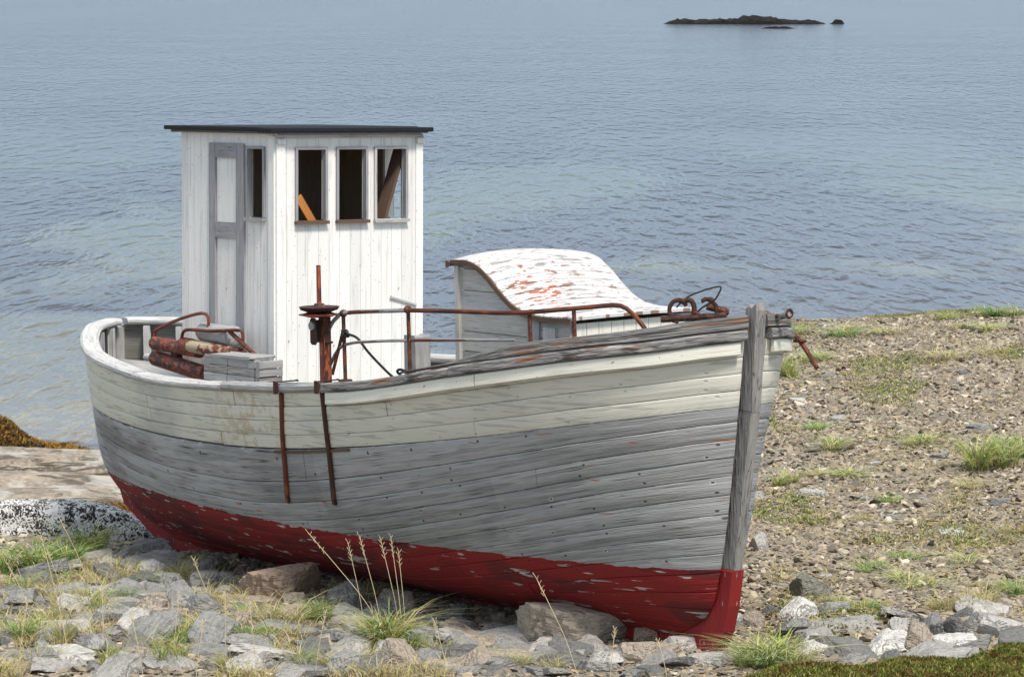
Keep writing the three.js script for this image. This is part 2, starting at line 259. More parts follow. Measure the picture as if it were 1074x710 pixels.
const LINES = [
  line([[-3.9, 1.34, 0.02], [-3.85, 1.34, 0.16], [-3.75, 1.335, 0.31], [-3.6, 1.33, 0.48], [-3.3, 1.28, 0.72], [-3, 1.23, 0.9], [-2.6, 1.17, 1.08], [-2, 1.13, 1.25], [-1, 1.09, 1.42], [0.5, 1.14, 1.5], [2, 1.25, 1.48], [3.4, 1.47, 1.32], [4.4, 1.63, 1.02], [4.9, 1.70, 0.71], [5.2, 1.755, 0.36], [5.32, 1.78, 0.054]]),
  line([[-3.95, 0.78, 0.02], [-3.72, 0.74, 0.38], [-3.4, 0.70, 0.62], [-3, 0.67, 0.83], [-2.6, 0.65, 0.97], [-2, 0.63, 1.13], [-1, 0.62, 1.30], [0, 0.635, 1.37], [1, 0.69, 1.39], [2, 0.79, 1.36], [3, 0.92, 1.24], [3.8, 1.04, 1.08], [4.4, 1.14, 0.88], [4.8, 1.20, 0.64], [5.1, 1.25, 0.33], [5.24, 1.275, 0.053]]),
  line([[-3.95, 0, 0.02], [-3.71, 0, 0.30], [-3, 0, 0.62], [-2.13, 0, 0.86], [-0.57, 0, 1.11], [0.6, 0, 1.17], [1.36, 0, 1.15], [1.95, 0, 1.09], [2.56, 0, 0.98], [3.82, 0, 0.69], [4.6, 0, 0.38], [5.0, 0, 0.053]]),
  line([[-3.68, -0.36, 0.02], [-3.2, -0.35, 0.24], [-2, -0.33, 0.58], [0, -0.33, 0.84], [1.5, -0.33, 0.84], [3, -0.34, 0.60], [4.2, -0.35, 0.3], [4.84, -0.36, 0.053]]),
  line([[-2.75, -0.70, 0.03], [-2, -0.69, 0.06], [1, -0.65, 0.07], [3.5, -0.60, 0.07], [4.45, -0.58, 0.06]]),
];
const NW = 4, NB = 14, NS = NW + NB;                                     // strakes above and below the white line
function section(p) {                                                    // points from sheer to keel at phi, with the length fraction below the white line
  const q = LINES.map(f => f(p)), c = new THREE.CatmullRomCurve3(q, false, 'centripetal'), K = 64, pts = []; for (let i = 0; i <= K; i++) pts.push(c.getPoint(i / K));
  const cum = [0]; for (let i = 1; i <= K; i++) cum.push(cum[i - 1] + pts[i].distanceTo(pts[i - 1]));
  const at = l => { let i = 1; while (i < K && cum[i] < l) i++; return pts[i - 1].clone().lerp(pts[i], clamp((l - cum[i - 1]) / (cum[i] - cum[i - 1] || 1))); };
  const w = cum[16], tot = cum[K], warp = lerp(0.70, 1.10, clamp((q[0].x - 0.3) / 5) ** 1.5) + 0.14 * smooth(-1, -3.9, q[0].x);   // wide strakes amidships, narrow ones at the stem
  return g => at(g < NW / NS ? w * g * NS / NW : w + (tot - w) * Math.pow(clamp((g * NS - NW) / NB), warp));
}
const NP = 240, SEC = []; for (let i = 0; i <= NP; i++) SEC.push(section(Math.PI * i / NP));
function hullPoint(p, g) { const t = clamp(p / Math.PI * NP, 0, NP), i = Math.min(NP - 1, Math.floor(t)); return SEC[i](g).lerp(SEC[i + 1](g), t - i); }
function hullNormal(p, g) { const e = 0.004, pa = clamp(p, 2 * e, Math.PI - 2 * e), a = hullPoint(pa + e, g).sub(hullPoint(pa - e, g)), b = hullPoint(pa, Math.max(0, g - e)).sub(hullPoint(pa, Math.min(1, g + e))), n = a.cross(b).normalize(); return n.z < 0 ? n.negate() : n; }
function phiAtX(x, L = 0) { const xa = LINES[L](0).x, xb = LINES[L](Math.PI).x; return Math.acos(clamp(1 - 2 * (x - xa) / (xb - xa), -1, 1)); }

// the hull's paint and wood: u from stern to stem, v from sheer to keel
const HW = 2048, HH = 1024, HP = (() => { const P = []; for (let i = 0; i <= 128; i++) { P.push([]); for (let j = 0; j <= 64; j++) P[i].push(hullPoint(Math.PI * i / 128, j / 64)); } return P; })();
function hp(u, v, o) { const a = u * 128, b = v * 64, i = Math.min(127, a | 0), j = Math.min(63, b | 0), s = a - i, t = b - j, p = HP; for (const k of 'xyz') o[k] = lerp(lerp(p[i][j][k], p[i + 1][j][k], s), lerp(p[i][j + 1][k], p[i + 1][j + 1][k], s), t); }
const nails = (() => { // fastenings: dark holes, filled ones and the pale filler round some
  const r = rng(5), L = []; for (let k = 0; k < NS; k++) for (let x = -3.7; x < 5.2; x += 0.42) { for (const t of [0.22, 0.78]) if (r() < 0.3) L.push([x + (r() - 0.5) * 0.12, k + t + (r() - 0.5) * 0.1, r()]); } return L;
})();
const nailGrid = {}; for (const n of nails) { const key = Math.floor(n[0] / 0.25) + ',' + Math.floor(n[1]); (nailGrid[key] ??= []).push(n); }
const shade = rng(91), plankTone = Array.from({ length: NS * 4 }, () => shade());
const hullMapFn = heightOnly => (u, v, o) => {
  const P = { x: 0, y: 0, z: 0 }; hp(u, v, P);
  const k = Math.min(NS - 1, Math.floor(v * NS)), f = v * NS - k, L = P.x, tone = plankTone[k * 4 + (L < -1.2 ? 0 : L < 1.4 ? 1 : L < 3.4 ? 2 : 3)];
  const gr = 0.5 * fbm(L * 1.6 + k * 13, f * 7 + k * 31, 4096, 4096, 2, 4) + 0.5 * fbm(L * 5 + k * 17, f * 26 + k * 7, 4096, 4096, 22, 3);
  const blot = fbm(L * 1.1 + 50, P.y * 2.2 + 50, 999, 999, 41, 5), fine = fbm(L * 14 + 90, P.y * 40 + 60, 4096, 4096, 51, 3), crack = vnoise(L * 3.1 + k * 7, f * 38 + k * 91, 4096, 4096, 62);
  let h = 0.5 + 0.5 * (gr - 0.5);
  const aft = smooth(0.9, -1.6, L), yr = P.y + (fine - 0.5) * 0.03;
  const white = v * NS < NW + (fine - 0.62) * 0.16, red = yr < 0.0;
  if (white) {
    const t = 0.66 + 0.08 * (gr - 0.5) + 0.05 * (tone - 0.5); o[0] = t; o[1] = t * 0.985; o[2] = t * 0.865;
    mix3(o, [0.46, 0.46, 0.44], smooth(0.48, 0.68, blot) * (0.25 + 0.45 * smooth(1.8, 1.2, L)));
    mix3(o, [0.30, 0.30, 0.27], smooth(0.62, 0.72, fbm(L * 4 + 3, P.y * 60 + 5, 4096, 4096, 53, 4)) * 0.5); if (crack > 0.9) { mix3(o, [0.14, 0.13, 0.12], (crack - 0.9) * 7); h -= (crack - 0.9) * 4; }
    const rs = Math.exp(-(((L - 0.55) / 0.5) ** 2)) * smooth(0.50, 0.66, fbm(L * 18, P.y * 18 + 20, 4096, 4096, 71, 5)); mix3(o, [0.42, 0.29, 0.13], rs * 0.5);
  } else {
    const hair = fbm(L * 12 + k * 3, f * 60 + k * 19, 4096, 4096, 82, 4); let t = 0.215 + 0.14 * gr + 0.07 * (tone - 0.5) + 0.10 * (blot - 0.4) + 0.15 * (hair - 0.5); h += 0.5 * (hair - 0.5); o[0] = t * 0.98; o[1] = t * 1.0; o[2] = t * 1.02;
    mix3(o, [0.42, 0.435, 0.45], clamp(aft * 0.8 * smooth(0.30, 0.62, blot + 0.5 * (gr - 0.5)) + 0.45 * smooth(0.46, 0.62, 0.35 * blot + 0.65 * gr)));
    mix3(o, [0.045, 0.045, 0.043], smooth(0.50, 0.68, fbm(L * 1.5 + 20, f * 6 + k * 11, 4096, 4096, 47, 6)) * 0.27);
    if (crack > 0.84) { mix3(o, [0.025, 0.024, 0.022], clamp((crack - 0.84) * 7)); h -= (crack - 0.84) * 5; }
    mix3(o, [0.30, 0.11, 0.035], smooth(0.80, 0.84, fbm(L * 3 + 9, P.y * 26 + 4, 4096, 4096, 57, 4)) * 0.8);
    if (f < 0.04 || f > 0.96) mix3(o, [0.5, 0.5, 0.5], smooth(0.62, 0.7, vnoise(L * 9, k * 7, 4096, 4096, 66)) * 0.7 * (L > 2.4));   // old filler left in the seams
    if (red) {
      const wear = smooth(0.715, 0.775, fbm(L * 5 + 5, P.y * 34 + 8, 4096, 4096, 67, 6) + 0.035 * smooth(-0.14, 0.0, P.y)), old = [o[0] * 1.5, o[1] * 1.4, o[2] * 1.35];
      o[0] = 0.195 + 0.08 * gr; o[1] = 0.007 + 0.005 * gr; o[2] = 0.010; mix3(o, [0.075, 0.010, 0.010], smooth(0.5, 0.66, fbm(L * 1.9, P.y * 5 + 3, 4096, 4096, 77, 4)) * 0.7); mix3(o, old, wear); h += 0.12 * (1 - wear);
    }
  }
  for (let a = -1; a <= 1; a++) for (const n of nailGrid[(Math.floor(L / 0.25) + a) + ',' + k] ?? []) {
    const d = Math.hypot(L - n[0], (v * NS - n[1]) * 0.17); if (n[2] < 0.10 && !white) mix3(o, [0.55, 0.55, 0.54], 0.8 * smooth(0.020, 0.014, d + (fine - 0.5) * 0.02)); if (d < 0.0105) { mix3(o, [0.02, 0.018, 0.017], white ? 0.3 : 0.85); h -= 0.3; }
  }
  if (heightOnly) o[0] = o[1] = o[2] = h;
};
const hullMat = std({ map: tex(HW, HH, hullMapFn(false), { repeat: false }), bumpMap: tex(HW, HH, hullMapFn(true), { srgb: false, repeat: false }), bumpScale: 0.008, roughness: 0.78 });

function plank(ga, gb, pa, pb, side, name, gapTop = 0.012, gapLow = 0.012, out = 0, T = 0.035) {
  const w = gb - ga, a = ga + w * gapTop, b = gb - w * gapLow, ws = [[a, -T], [a, -0.006], [a + w * 0.025, -0.0015], [a + w * 0.07, 0], [(a + b) / 2, 0.001], [b - w * 0.07, 0], [b - w * 0.025, -0.0015], [b, -0.006], [b, -T]];
  const n = Math.max(4, Math.round(70 * (pb - pa) / Math.PI)), pos = [], uv = [], idx = [], m = ws.length;
  for (let i = 0; i <= n; i++) { const p = lerp(pa, pb, i / n); for (const [g, d] of ws) { const P = hullPoint(p, g).addScaledVector(hullNormal(p, g), d + out); pos.push(P.x, P.y, P.z * side); uv.push(p / Math.PI, g); } }
  for (let i = 0; i < n; i++) for (let k = 0; k < m - 1; k++) { const q = i * m + k; side > 0 ? idx.push(q, q + 1, q + m, q + 1, q + m + 1, q + m) : idx.push(q, q + m, q + 1, q + 1, q + m, q + m + 1); }
  for (const e of [0, n]) for (let k = 1; k < m - 2; k++) idx.push(e * m, e * m + k, e * m + k + 1);
  const g = new THREE.BufferGeometry(); g.setAttribute('position', new THREE.Float32BufferAttribute(pos, 3)); g.setAttribute('uv', new THREE.Float32BufferAttribute(uv, 2)); g.setIndex(idx);
  return mesh(name, toCreasedNormals(g, 0.25), hullMat, boat);
}
{
  const r = rng(12);
  for (const side of [1, -1]) for (let k = 0; k < NS; k++) {
    const cuts = [0.012]; let x = -2.6 + r() * 1.8 + (k % 3) * 0.5; while (x < 4.1) { cuts.push(phiAtX(x)); x += 2.4 + r() * 1.6; } cuts.push(Math.PI - 0.045);
    for (let i = 0; i < cuts.length - 1; i++) {
      const pa = cuts[i] + (i ? 0.0006 : 0), pb = cuts[i + 1] - (i < cuts.length - 2 ? 0.0006 : 0), xm = LINES[0]((pa + pb) / 2).x;
      plank(k / NS, (k + 1) / NS, pa, pb, side, 'hull_plank', 0.010 + r() * 0.012, k === NW - 1 && xm < 1.2 ? 0.085 : 0.010 + r() * 0.012, (r() - 0.5) * 0.004 + (k < NW && xm < 1.4 ? 0.006 : 0));
    }
  }
  // lining behind the planks, which also shows inside the bulwark
  const pos = [], idx = [], uv = [], n = 90, m = 24;
  for (const side of [1, -1]) { const base = pos.length / 3; for (let i = 0; i <= n; i++) for (let j = 0; j <= m; j++) { const p = lerp(0.02, Math.PI - 0.02, i / n), g = j / m, P = hullPoint(p, g).addScaledVector(hullNormal(p, g), -0.042); pos.push(P.x, P.y, Math.max(0.004, P.z) * side); uv.push(P.x / 2, g * 5); } for (let i = 0; i < n; i++) for (let j = 0; j < m; j++) { const a = base + i * (m + 1) + j; idx.push(a, a + 1, a + m + 1, a + 1, a + m + 2, a + m + 1); } }
  const g = new THREE.BufferGeometry(); g.setAttribute('position', new THREE.Float32BufferAttribute(pos, 3)); g.setAttribute('uv', new THREE.Float32BufferAttribute(uv, 2)); g.setIndex(idx); g.computeVertexNormals();
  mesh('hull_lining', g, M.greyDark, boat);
}
// keel, stem and sternpost
function slabXY(pts, t, name, mat, axis = 1, bevel = 0.008) {
  const s = new THREE.Shape(pts.map(p => new THREE.Vector2(...p))), g = new THREE.ExtrudeGeometry(s, { depth: t - 2 * bevel, bevelEnabled: true, bevelThickness: bevel, bevelSize: bevel, bevelSegments: 1, curveSegments: 10 });
  g.translate(0, 0, -t / 2 + bevel); g.clearGroups(); return mesh(name, grainUV(g, axis, 2, 0.5, pts[0][0]), mat, boat);
}
slabXY([[5.16, 1.245], [5.265, 2.005], [5.30, 2.03], [5.33, 2.012], [5.37, 2.045], [5.385, 2.0], [5.314, 1.235]], 0.095, 'stem_post', M.stem);
slabXY([[4.86, 0.006], [5.158, 1.238], [5.312, 1.228], [5.095, 0.006]], 0.09, 'stem_post', M.stem);
slabXY([[4.86, -0.006], [5.095, -0.006], [5.045, -0.28], [4.985, -0.48], [4.90, -0.63], [4.78, -0.72], [4.3, -0.74], [4.3, -0.47], [4.60, -0.42], [4.76, -0.3]], 0.12, 'stem_foot', M.red);
slabXY([[-2.7, -0.80], [4.28, -0.70], [4.28, -0.46], [-2.7, -0.62]], 0.12, 'keel', M.red, 0);
slabXY([[-2.72, -0.80], [-3.28, -0.66], [-3.80, -0.40], [-4.02, -0.006], [-3.88, -0.006], [-3.64, -0.32], [-3.2, -0.52], [-2.72, -0.64]], 0.10, 'stern_foot', M.red);
slabXY([[-4.02, 0.006], [-4.005, 1.31], [-3.87, 1.31], [-3.88, 0.006]], 0.10, 'stern_post', M.grey);
// rub strake below the rail, from the iron post to the stem, and rail caps
function sheerFrames(xa, xb, side, dz = 0, n = 40, g = 0, rise = () => 0) { const pa = phiAtX(xa), pb = phiAtX(xb), F = []; for (let i = 0; i <= n; i++) { const p = lerp(pa, pb, i / n), P = LINES[0](p), e = 0.01, T = LINES[0](Math.min(Math.PI, p + e)).sub(LINES[0](Math.max(0, p - e))), nn = V(-T.z, 0, T.x).normalize(); if (nn.z < 0) nn.negate(); P.addScaledVector(nn, dz); P.y += rise(P.x); if (side < 0) { P.z *= -1; nn.z *= -1; } F.push({ p: P, n: nn, u: V(0, 1, 0) }); } return F; }
const capProfile = (o, i, b, t, c = 0.012) => [[o - c, b], [o, b + c], [o, t - c], [o - c, t], [-i + c, t], [-i, t - c], [-i, b + c], [-i + c, b]];
for (const side of [1, -1]) {
  for (const [a, b] of [[1.82, 3.55], [3.56, 5.305]]) mesh('rub_strake', sweep(sheerFrames(a, b, side), capProfile(0.034, -0.004, -0.10, -0.004, 0.006)), M.cream, boat);
  const st = [-3.9, -2.9, -1.3, 0.3, 1.72];
  for (let i = 0; i < st.length - 1; i++) mesh('rail_cap', sweep(sheerFrames(st[i] + 0.003, st[i + 1] - 0.003, side, 0, 24), capProfile(0.045, 0.13, 0.004, 0.068 + 0.008 * (i % 2), 0.022)), i < 3 ? M.capPale : M.grey, boat);
  mesh('rail_cap', sweep(sheerFrames(1.78, 3.3, side, 0, 30), capProfile(0.05, 0.12, 0.003, 0.075)), M.old, boat);
  mesh('rail_cap', sweep(sheerFrames(3.305, 5.315, side, 0, 36), capProfile(0.056, 0.12, 0.004, 0.082)), M.old, boat);
}
// timber laid on the forward rail, climbing to the stem head
for (const side of [1, -1]) {
  const n = 60, h = pchip([2.75, 3.2, 3.55, 3.9, 4.4, 4.9, 5.3], [0.003, 0.008, 0.045, 0.085, 0.075, 0.08, 0.09]), pos = [], idx = [], uv = [], rows = side > 0 ? 1 : 1;
  const F = sheerFrames(2.75, 5.318, side, -0.03, n);
  const G = F.map((f, i) => { const wob = 0.006 * (noise3(f.p.x * 6, 1, side) - 0.5); return [[0.05 + wob, 0.086], [0.062 + wob, 0.10], [0.06, 0.086 + h(f.p.x)], [0.045, 0.10 + h(f.p.x)], [-0.045, 0.10 + h(f.p.x) + wob], [-0.055, 0.09 + h(f.p.x)], [-0.055, 0.086]]; });
  F.forEach((f, i) => { const m = G[i].length; for (let k = 0; k <= m; k++) { const q = G[i][k % m], P = f.p.clone().addScaledVector(f.n, q[0]).addScaledVector(f.u, q[1]); pos.push(P.x, P.y, P.z); uv.push(f.p.x / 2, k * 0.23 + side * 0.1); } if (i < n) for (let k = 0; k < m; k++) { const a = i * (m + 1) + k, b = a + m + 1; idx.push(a, b, a + 1, a + 1, b, b + 1); } });
  for (const e of [0, n]) for (let k = 1; k < 6; k++) idx.push(e * 8, e * 8 + k, e * 8 + k + 1);
  const g = new THREE.BufferGeometry(); g.setAttribute('position', new THREE.Float32BufferAttribute(pos, 3)); g.setAttribute('uv', new THREE.Float32BufferAttribute(uv, 2)); g.setIndex(idx);
  mesh('bulwark_timber', toCreasedNormals(g, 0.6), M.old, boat);
}
// deck and the ribs inside the bulwark
{
  const pos = [], idx = [], uv = [], n = 60; for (let i = 0; i <= n; i++) { const p = lerp(0.06, phiAtX(4.95), i / n), P = LINES[0](p), y = P.y - (P.x > 2 ? 0.18 : 0.36), z = Math.max(0.02, P.z * 0.985 - 0.06); for (const s of [-1, 0, 1]) { pos.push(P.x, y + (s ? 0 : 0.03), z * s); uv.push(P.x / 2, z * s / 0.5); } }
  for (let i = 0; i < n; i++) for (const k of [0, 1]) { const a = i * 3 + k; idx.push(a, a + 1, a + 3, a + 1, a + 4, a + 3); }
  const g = new THREE.BufferGeometry(); g.setAttribute('position', new THREE.Float32BufferAttribute(pos, 3)); g.setAttribute('uv', new THREE.Float32BufferAttribute(uv, 2)); g.setIndex(idx); g.computeVertexNormals();
  mesh('deck', g, M.grey, boat);
  for (const side of [1, -1]) for (const x of [-3.78, -3.55, -3.2, -2.8, -2.35, -1.9, -1.4]) { const p = phiAtX(x), P = LINES[0](p), nn = hullNormal(p, 0.03), b = grainUV(chamferBox(0.07, 0.34, 0.05, 0.008), 1); const m = mesh('bulwark_rib', b, x < -3 ? M.greyPale : M.grey, boat); m.position.set(P.x - nn.x * 0.10, P.y - 0.175, (P.z - nn.z * 0.10 - 0.01) * side); m.rotation.y = Math.atan2(nn.x, nn.z) * side; }
}
// two iron straps down the side
function gAtY(p, y) { let a = 0, b = 1; for (let i = 0; i < 30; i++) { const m = (a + b) / 2; hullPoint(p, m).y > y ? a = m : b = m; } return a; }
function strap(p0, p1, g1, w) { const F = []; for (let i = 0; i <= 24; i++) { const t = i / 24, g = lerp(0.002, g1, t), p = lerp(p0, p1, t), n = hullNormal(p, g), T = hullPoint(p, g + 0.01).sub(hullPoint(p, Math.max(0, g - 0.01))).normalize(); F.push({ p: hullPoint(p, g).addScaledVector(n, 0.004), n: T.clone().cross(n).normalize(), u: n }); } return sweep(F, [[-w, 0], [w, 0], [w, 0.014], [w * 0.6, 0.02], [-w * 0.6, 0.02], [-w, 0.014]]); }
mesh('iron_strap', strap(phiAtX(1.17), phiAtX(1.05), gAtY(phiAtX(1.05), 0.22), 0.024), M.rust, boat);
mesh('iron_strap', strap(phiAtX(1.75), phiAtX(1.72), gAtY(phiAtX(1.72), 0.27), 0.024), M.rustDark, boat);
for (const x of [1.17, 1.75]) { const P = LINES[0](phiAtX(x)); const b = mesh('strap_hook', grainUV(chamferBox(0.05, 0.016, 0.22, 0.004), 2), M.rustDark, boat); b.position.set(P.x, P.y + 0.09, P.z - 0.04); const c = mesh('strap_hook', grainUV(chamferBox(0.05, 0.1, 0.016, 0.004), 1), M.rustDark, boat); c.position.set(P.x, P.y + 0.042, P.z + 0.064); }
{ const F = []; for (let i = 0; i <= 16; i++) { const p = lerp(phiAtX(0.95), phiAtX(2.0), i / 16), gg = NW / NS + 0.002, n = hullNormal(p, gg); F.push({ p: hullPoint(p, gg).addScaledVector(n, 0.002), n: n.clone().cross(V(1, 0, 0)).normalize(), u: n }); } mesh('chafing_batten', sweep(F, [[-0.010, 0], [0.010, 0], [0.010, 0.012], [-0.010, 0.012]]), M.brown, boat); }

// ---------------------------------------------------------------- wheelhouse
const house = group('wheelhouse', boat, [0, 0.72, 0]); house.rotation.x = -0.0255;
const HT = 2.53, HWD = 0.785, HL = 1.51;
// boards of one wall: u along the wall from a to b, openings [u0, u1, y0, y1]; put(geo) places it
function wall(a, b, openings, bw, place, mats, name, thick = 0.022, top = () => HT, seed = 1) {
  const r = rng(seed), n = Math.max(1, Math.round((b - a) / bw)), w = (b - a) / n;
  for (let i = 0; i < n; i++) {
    const u0 = a + i * w, u1 = u0 + w, cuts = [u0 + (n > 1 ? 0.001 : 0), u1 - (n > 1 ? 0.001 : 0)], geos = [];
    for (const o of openings) for (const e of [o[0], o[1]]) if (e > u0 + 0.006 && e < u1 - 0.006) cuts.push(e);
    cuts.sort((x, y) => x - y);
    for (let k = 0; k < cuts.length - 1; k++) {
      const c0 = cuts[k], c1 = cuts[k + 1], m = (c0 + c1) / 2; let y = 0; const spans = [];
      for (const o of openings.filter(o => m > o[0] && m < o[1]).sort((p, q) => p[2] - q[2])) { spans.push([y, o[2]]); y = o[3]; } spans.push([y, top(m)]);
      for (const [y0, y1] of spans) if (y1 - y0 > 0.01) geos.push(chamferBox(c1 - c0, y1 - y0, thick, 0.0018).translate(m, (y0 + y1) / 2, 0));
    }
    const mat = Array.isArray(mats) ? mats[Math.floor(r() * mats.length)] : mats, off = r() * 9;
    for (const part of cuts.length === 2 ? geos.map(q => [q]) : [geos]) { const g = grainUV(mergeGeometries(part), 1, 2, 0.5, off); place(g); mesh(name, g, mat, house); }
  }
}
const FW = [[-0.59, -0.25], [-0.158, 0.182], [0.25, 0.615]].map(([a, b]) => [a, b, 1.745, 2.415]);   // along the front, u = -z
const SWN = [-0.434, -0.148, 1.77, 2.42], DOOR = [-1.035, -0.462, 0.06, 2.44], PORTW = [-0.50, -0.19, 1.72, 2.42];
const inset = (o, e) => [o[0] + e, o[1] - e, o[2] + e, o[3] - e];
wall(-HWD, HWD, FW.map(o => inset(o, 0.02)), 0.112, g => g.rotateY(Math.PI / 2).translate(-0.011, 0, 0), M.white, 'wall_board', 0.022, undefined, 3);
wall(-HL, -0.024, [inset(SWN, 0.02), inset(DOOR, 0.01)], 0.105, g => g.translate(0, 0, HWD - 0.011), M.white, 'wall_board', 0.022, undefined, 4);
wall(-HL, -0.024, [inset(PORTW, 0.02)], 0.12, g => g.translate(0, 0, -HWD + 0.011), M.white, 'wall_board', 0.022, undefined, 5);
wall(-HWD + 0.024, HWD - 0.024, [], 0.12, g => g.rotateY(Math.PI / 2).translate(-HL + 0.012, 0, 0), M.white, 'wall_board', 0.022, undefined, 6);
// lining inside
wall(-HWD + 0.03, HWD - 0.03, FW.map(o => inset(o, 0.02)), 9, g => g.rotateY(Math.PI / 2).translate(-0.034, 0, 0), M.inner, 'wall_lining', 0.018);
wall(-HL + 0.045, -0.05, [inset(SWN, 0.02), inset(DOOR, 0.01)], 9, g => g.translate(0, 0, HWD - 0.034), M.inner, 'wall_lining', 0.018);
wall(-HL + 0.045, -0.05, [inset(PORTW, 0.02)], 9, g => g.translate(0, 0, -HWD + 0.034), M.inner, 'wall_lining', 0.018);
wall(-HWD + 0.05, HWD - 0.05, [], 9, g => g.rotateY(Math.PI / 2).translate(-HL + 0.035, 0, 0), M.inner, 'wall_lining', 0.018);
{ const f = mesh('floor_board', grainUV(chamferBox(HL - 0.1, 0.03, 2 * HWD - 0.1), 0), M.inner, house); f.position.set(-HL / 2, 0.1, 0); const c = mesh('ceiling_board', grainUV(chamferBox(HL - 0.06, 0.02, 2 * HWD - 0.1), 0), M.inner, house); c.position.set(-HL / 2, HT - 0.03, 0); }
// corner boards and the strip under the eaves
for (const [x, z, w, d] of [[0.008, HWD - 0.045, 0.018, 0.085], [0.008, -HWD + 0.04, 0.018, 0.075]]) { const m = mesh('corner_board', grainUV(chamferBox(w, HT - 0.09, d, 0.003), 1, 2, 0.5, z), M.white[0], house); m.position.set(x, (HT - 0.09) / 2, z); }
{ const m = mesh('corner_board', grainUV(chamferBox(0.085, HT - 0.02, 0.018, 0.003), 1, 2, 0.5, 4), M.white[1], house); m.position.set(-0.045, (HT - 0.02) / 2, HWD + 0.0085); }
{ const m = mesh('eaves_strip', grainUV(chamferBox(0.03, 0.03, 2 * HWD - 0.02, 0.003), 2), M.greyPale, house); m.position.set(0.016, HT - 0.025, 0); for (const z of [-HWD + 0.035, HWD - 0.045]) { const b = mesh('eaves_block', grainUV(chamferBox(0.035, 0.055, 0.075, 0.004), 1), M.white[0], house); b.position.set(0.02, HT - 0.068, z); } }
// windows without glass: outer frame standing proud of the boards, with a sill
function frame(w, h, t, dep, mat, place, name) {
  const gs = [chamferBox(w, t, dep, 0.004).translate(0, h / 2 - t / 2, 0), chamferBox(w + 0.012, t * 1.15, dep + 0.02, 0.004).translate(0, -h / 2 + t / 2, 0.01), chamferBox(t, h - 2.15 * t, dep, 0.004).translate(-w / 2 + t / 2, 0.08 * t, 0), chamferBox(t, h - 2.15 * t, dep, 0.004).translate(w / 2 - t / 2, 0.08 * t, 0)];
  const names = ['_head', '_sill', '_jamb', '_jamb'];
  gs.forEach((g, i) => { g = grainUV(g, i < 2 ? 0 : 1, 2, 0.5, i + w * 7); place(g); mesh('window' + names[i], g, mat[i], house); });
}
FW.forEach((o, i) => frame(o[1] - o[0], o[3] - o[2], 0.026, 0.062, [M.greyTrim, i === 2 ? M.greyPale : M.brown, i === 2 ? M.greyPale : M.greyTrim, M.greyTrim], g => g.rotateY(Math.PI / 2).translate(-0.008, (o[2] + o[3]) / 2, -(o[0] + o[1]) / 2), 'front'));
frame(SWN[1] - SWN[0], SWN[3] - SWN[2], 0.026, 0.062, [M.greyTrim, M.greyTrim, M.greyTrim, M.greyTrim], g => g.translate((SWN[0] + SWN[1]) / 2, (SWN[2] + SWN[3]) / 2, HWD - 0.008), 'side');
frame(PORTW[1] - PORTW[0], PORTW[3] - PORTW[2], 0.034, 0.1, [M.white[0], M.white[0], M.white[0], M.white[0]], g => g.rotateY(Math.PI).translate((PORTW[0] + PORTW[1]) / 2, (PORTW[2] + PORTW[3]) / 2, -HWD + 0.022), 'port');
// panelled door
{
  const [a, b, y0, y1] = DOOR, z = HWD + 0.005, put = (n, w, h, d, x, y, zz, mat, ax) => { const m = mesh(n, grainUV(chamferBox(w, h, d, 0.004), ax, 2, 0.5, x * 3 + y), mat, house); m.position.set(x, y, zz); };
  const sw = 0.10; put('door_stile', sw, y1 - y0, 0.035, a + sw / 2 + 0.005, (y0 + y1) / 2, z, M.greyTrim, 1); put('door_stile', sw * 1.25, y1 - y0, 0.035, b - sw * 0.625 - 0.005, (y0 + y1) / 2, z, M.greyTrim, 1);
  const xa = a + sw + 0.007, xb = b - sw * 1.25 - 0.007, xm = (xa + xb) / 2, w = xb - xa;
  for (const [y, h] of [[y1 - 0.065, 0.13], [1.67, 0.135], [0.14, 0.16]]) put('door_rail', w, h, 0.033, xm, y, z - 0.001, M.greyTrim, 0);
  put('door_panel', w, y1 - 0.13 - 1.74, 0.016, xm, (y1 - 0.13 + 1.74) / 2, z - 0.012, M.white[1], 1); put('door_panel', w, 1.6 - 0.22, 0.016, xm, (1.6 + 0.22) / 2, z - 0.012, M.white[3], 1);
}
{ const m = mesh('handle_stick', grainUV(chamferBox(0.022, 0.034, 0.29, 0.006), 2, 2, 0.5, 2), M.greyPale, house); m.position.set(0.014, 1.04, -0.57); m.rotation.x = -0.26; }
// flat roof under tarred felt, two lapped sheets with a worn edge
{
  const r = rng(8); const sheet = (x0, x1, z0, z1, y, t, name) => {
    const s = new THREE.Shape(), P = []; const edge = (ax, az, bx, bz) => { const n = 9; for (let i = 0; i < n; i++) P.push([lerp(ax, bx, i / n) + (r() - 0.5) * 0.014, lerp(az, bz, i / n) + (r() - 0.5) * 0.014]); };
    edge(x0, z0, x1, z0); edge(x1, z0, x1, z1); edge(x1, z1, x0, z1); edge(x0, z1, x0, z0); P.forEach((p, i) => i ? s.lineTo(p[0], -p[1]) : s.moveTo(p[0], -p[1]));
    const g = new THREE.ExtrudeGeometry(s, { depth: t, bevelEnabled: true, bevelThickness: 0.006, bevelSize: 0.006, bevelSegments: 1 }); g.clearGroups(); g.rotateX(-Math.PI / 2).translate(0, y, 0); mesh(name, grainUV(g, 0), M.felt, house);
  };
  const deckb = mesh('roof_deck', grainUV(chamferBox(HL + 0.18, 0.022, 2 * HWD + 0.06), 0), M.greyDark, house); deckb.position.set(-HL / 2 - 0.02, HT + 0.008, 0.015);
  sheet(-HL - 0.15, -0.12, -HWD - 0.03, HWD + 0.09, HT + 0.024, 0.026, 'roof_felt'); sheet(-0.13, 0.11, -HWD - 0.04, HWD + 0.10, HT + 0.016, 0.028, 'roof_felt');
}

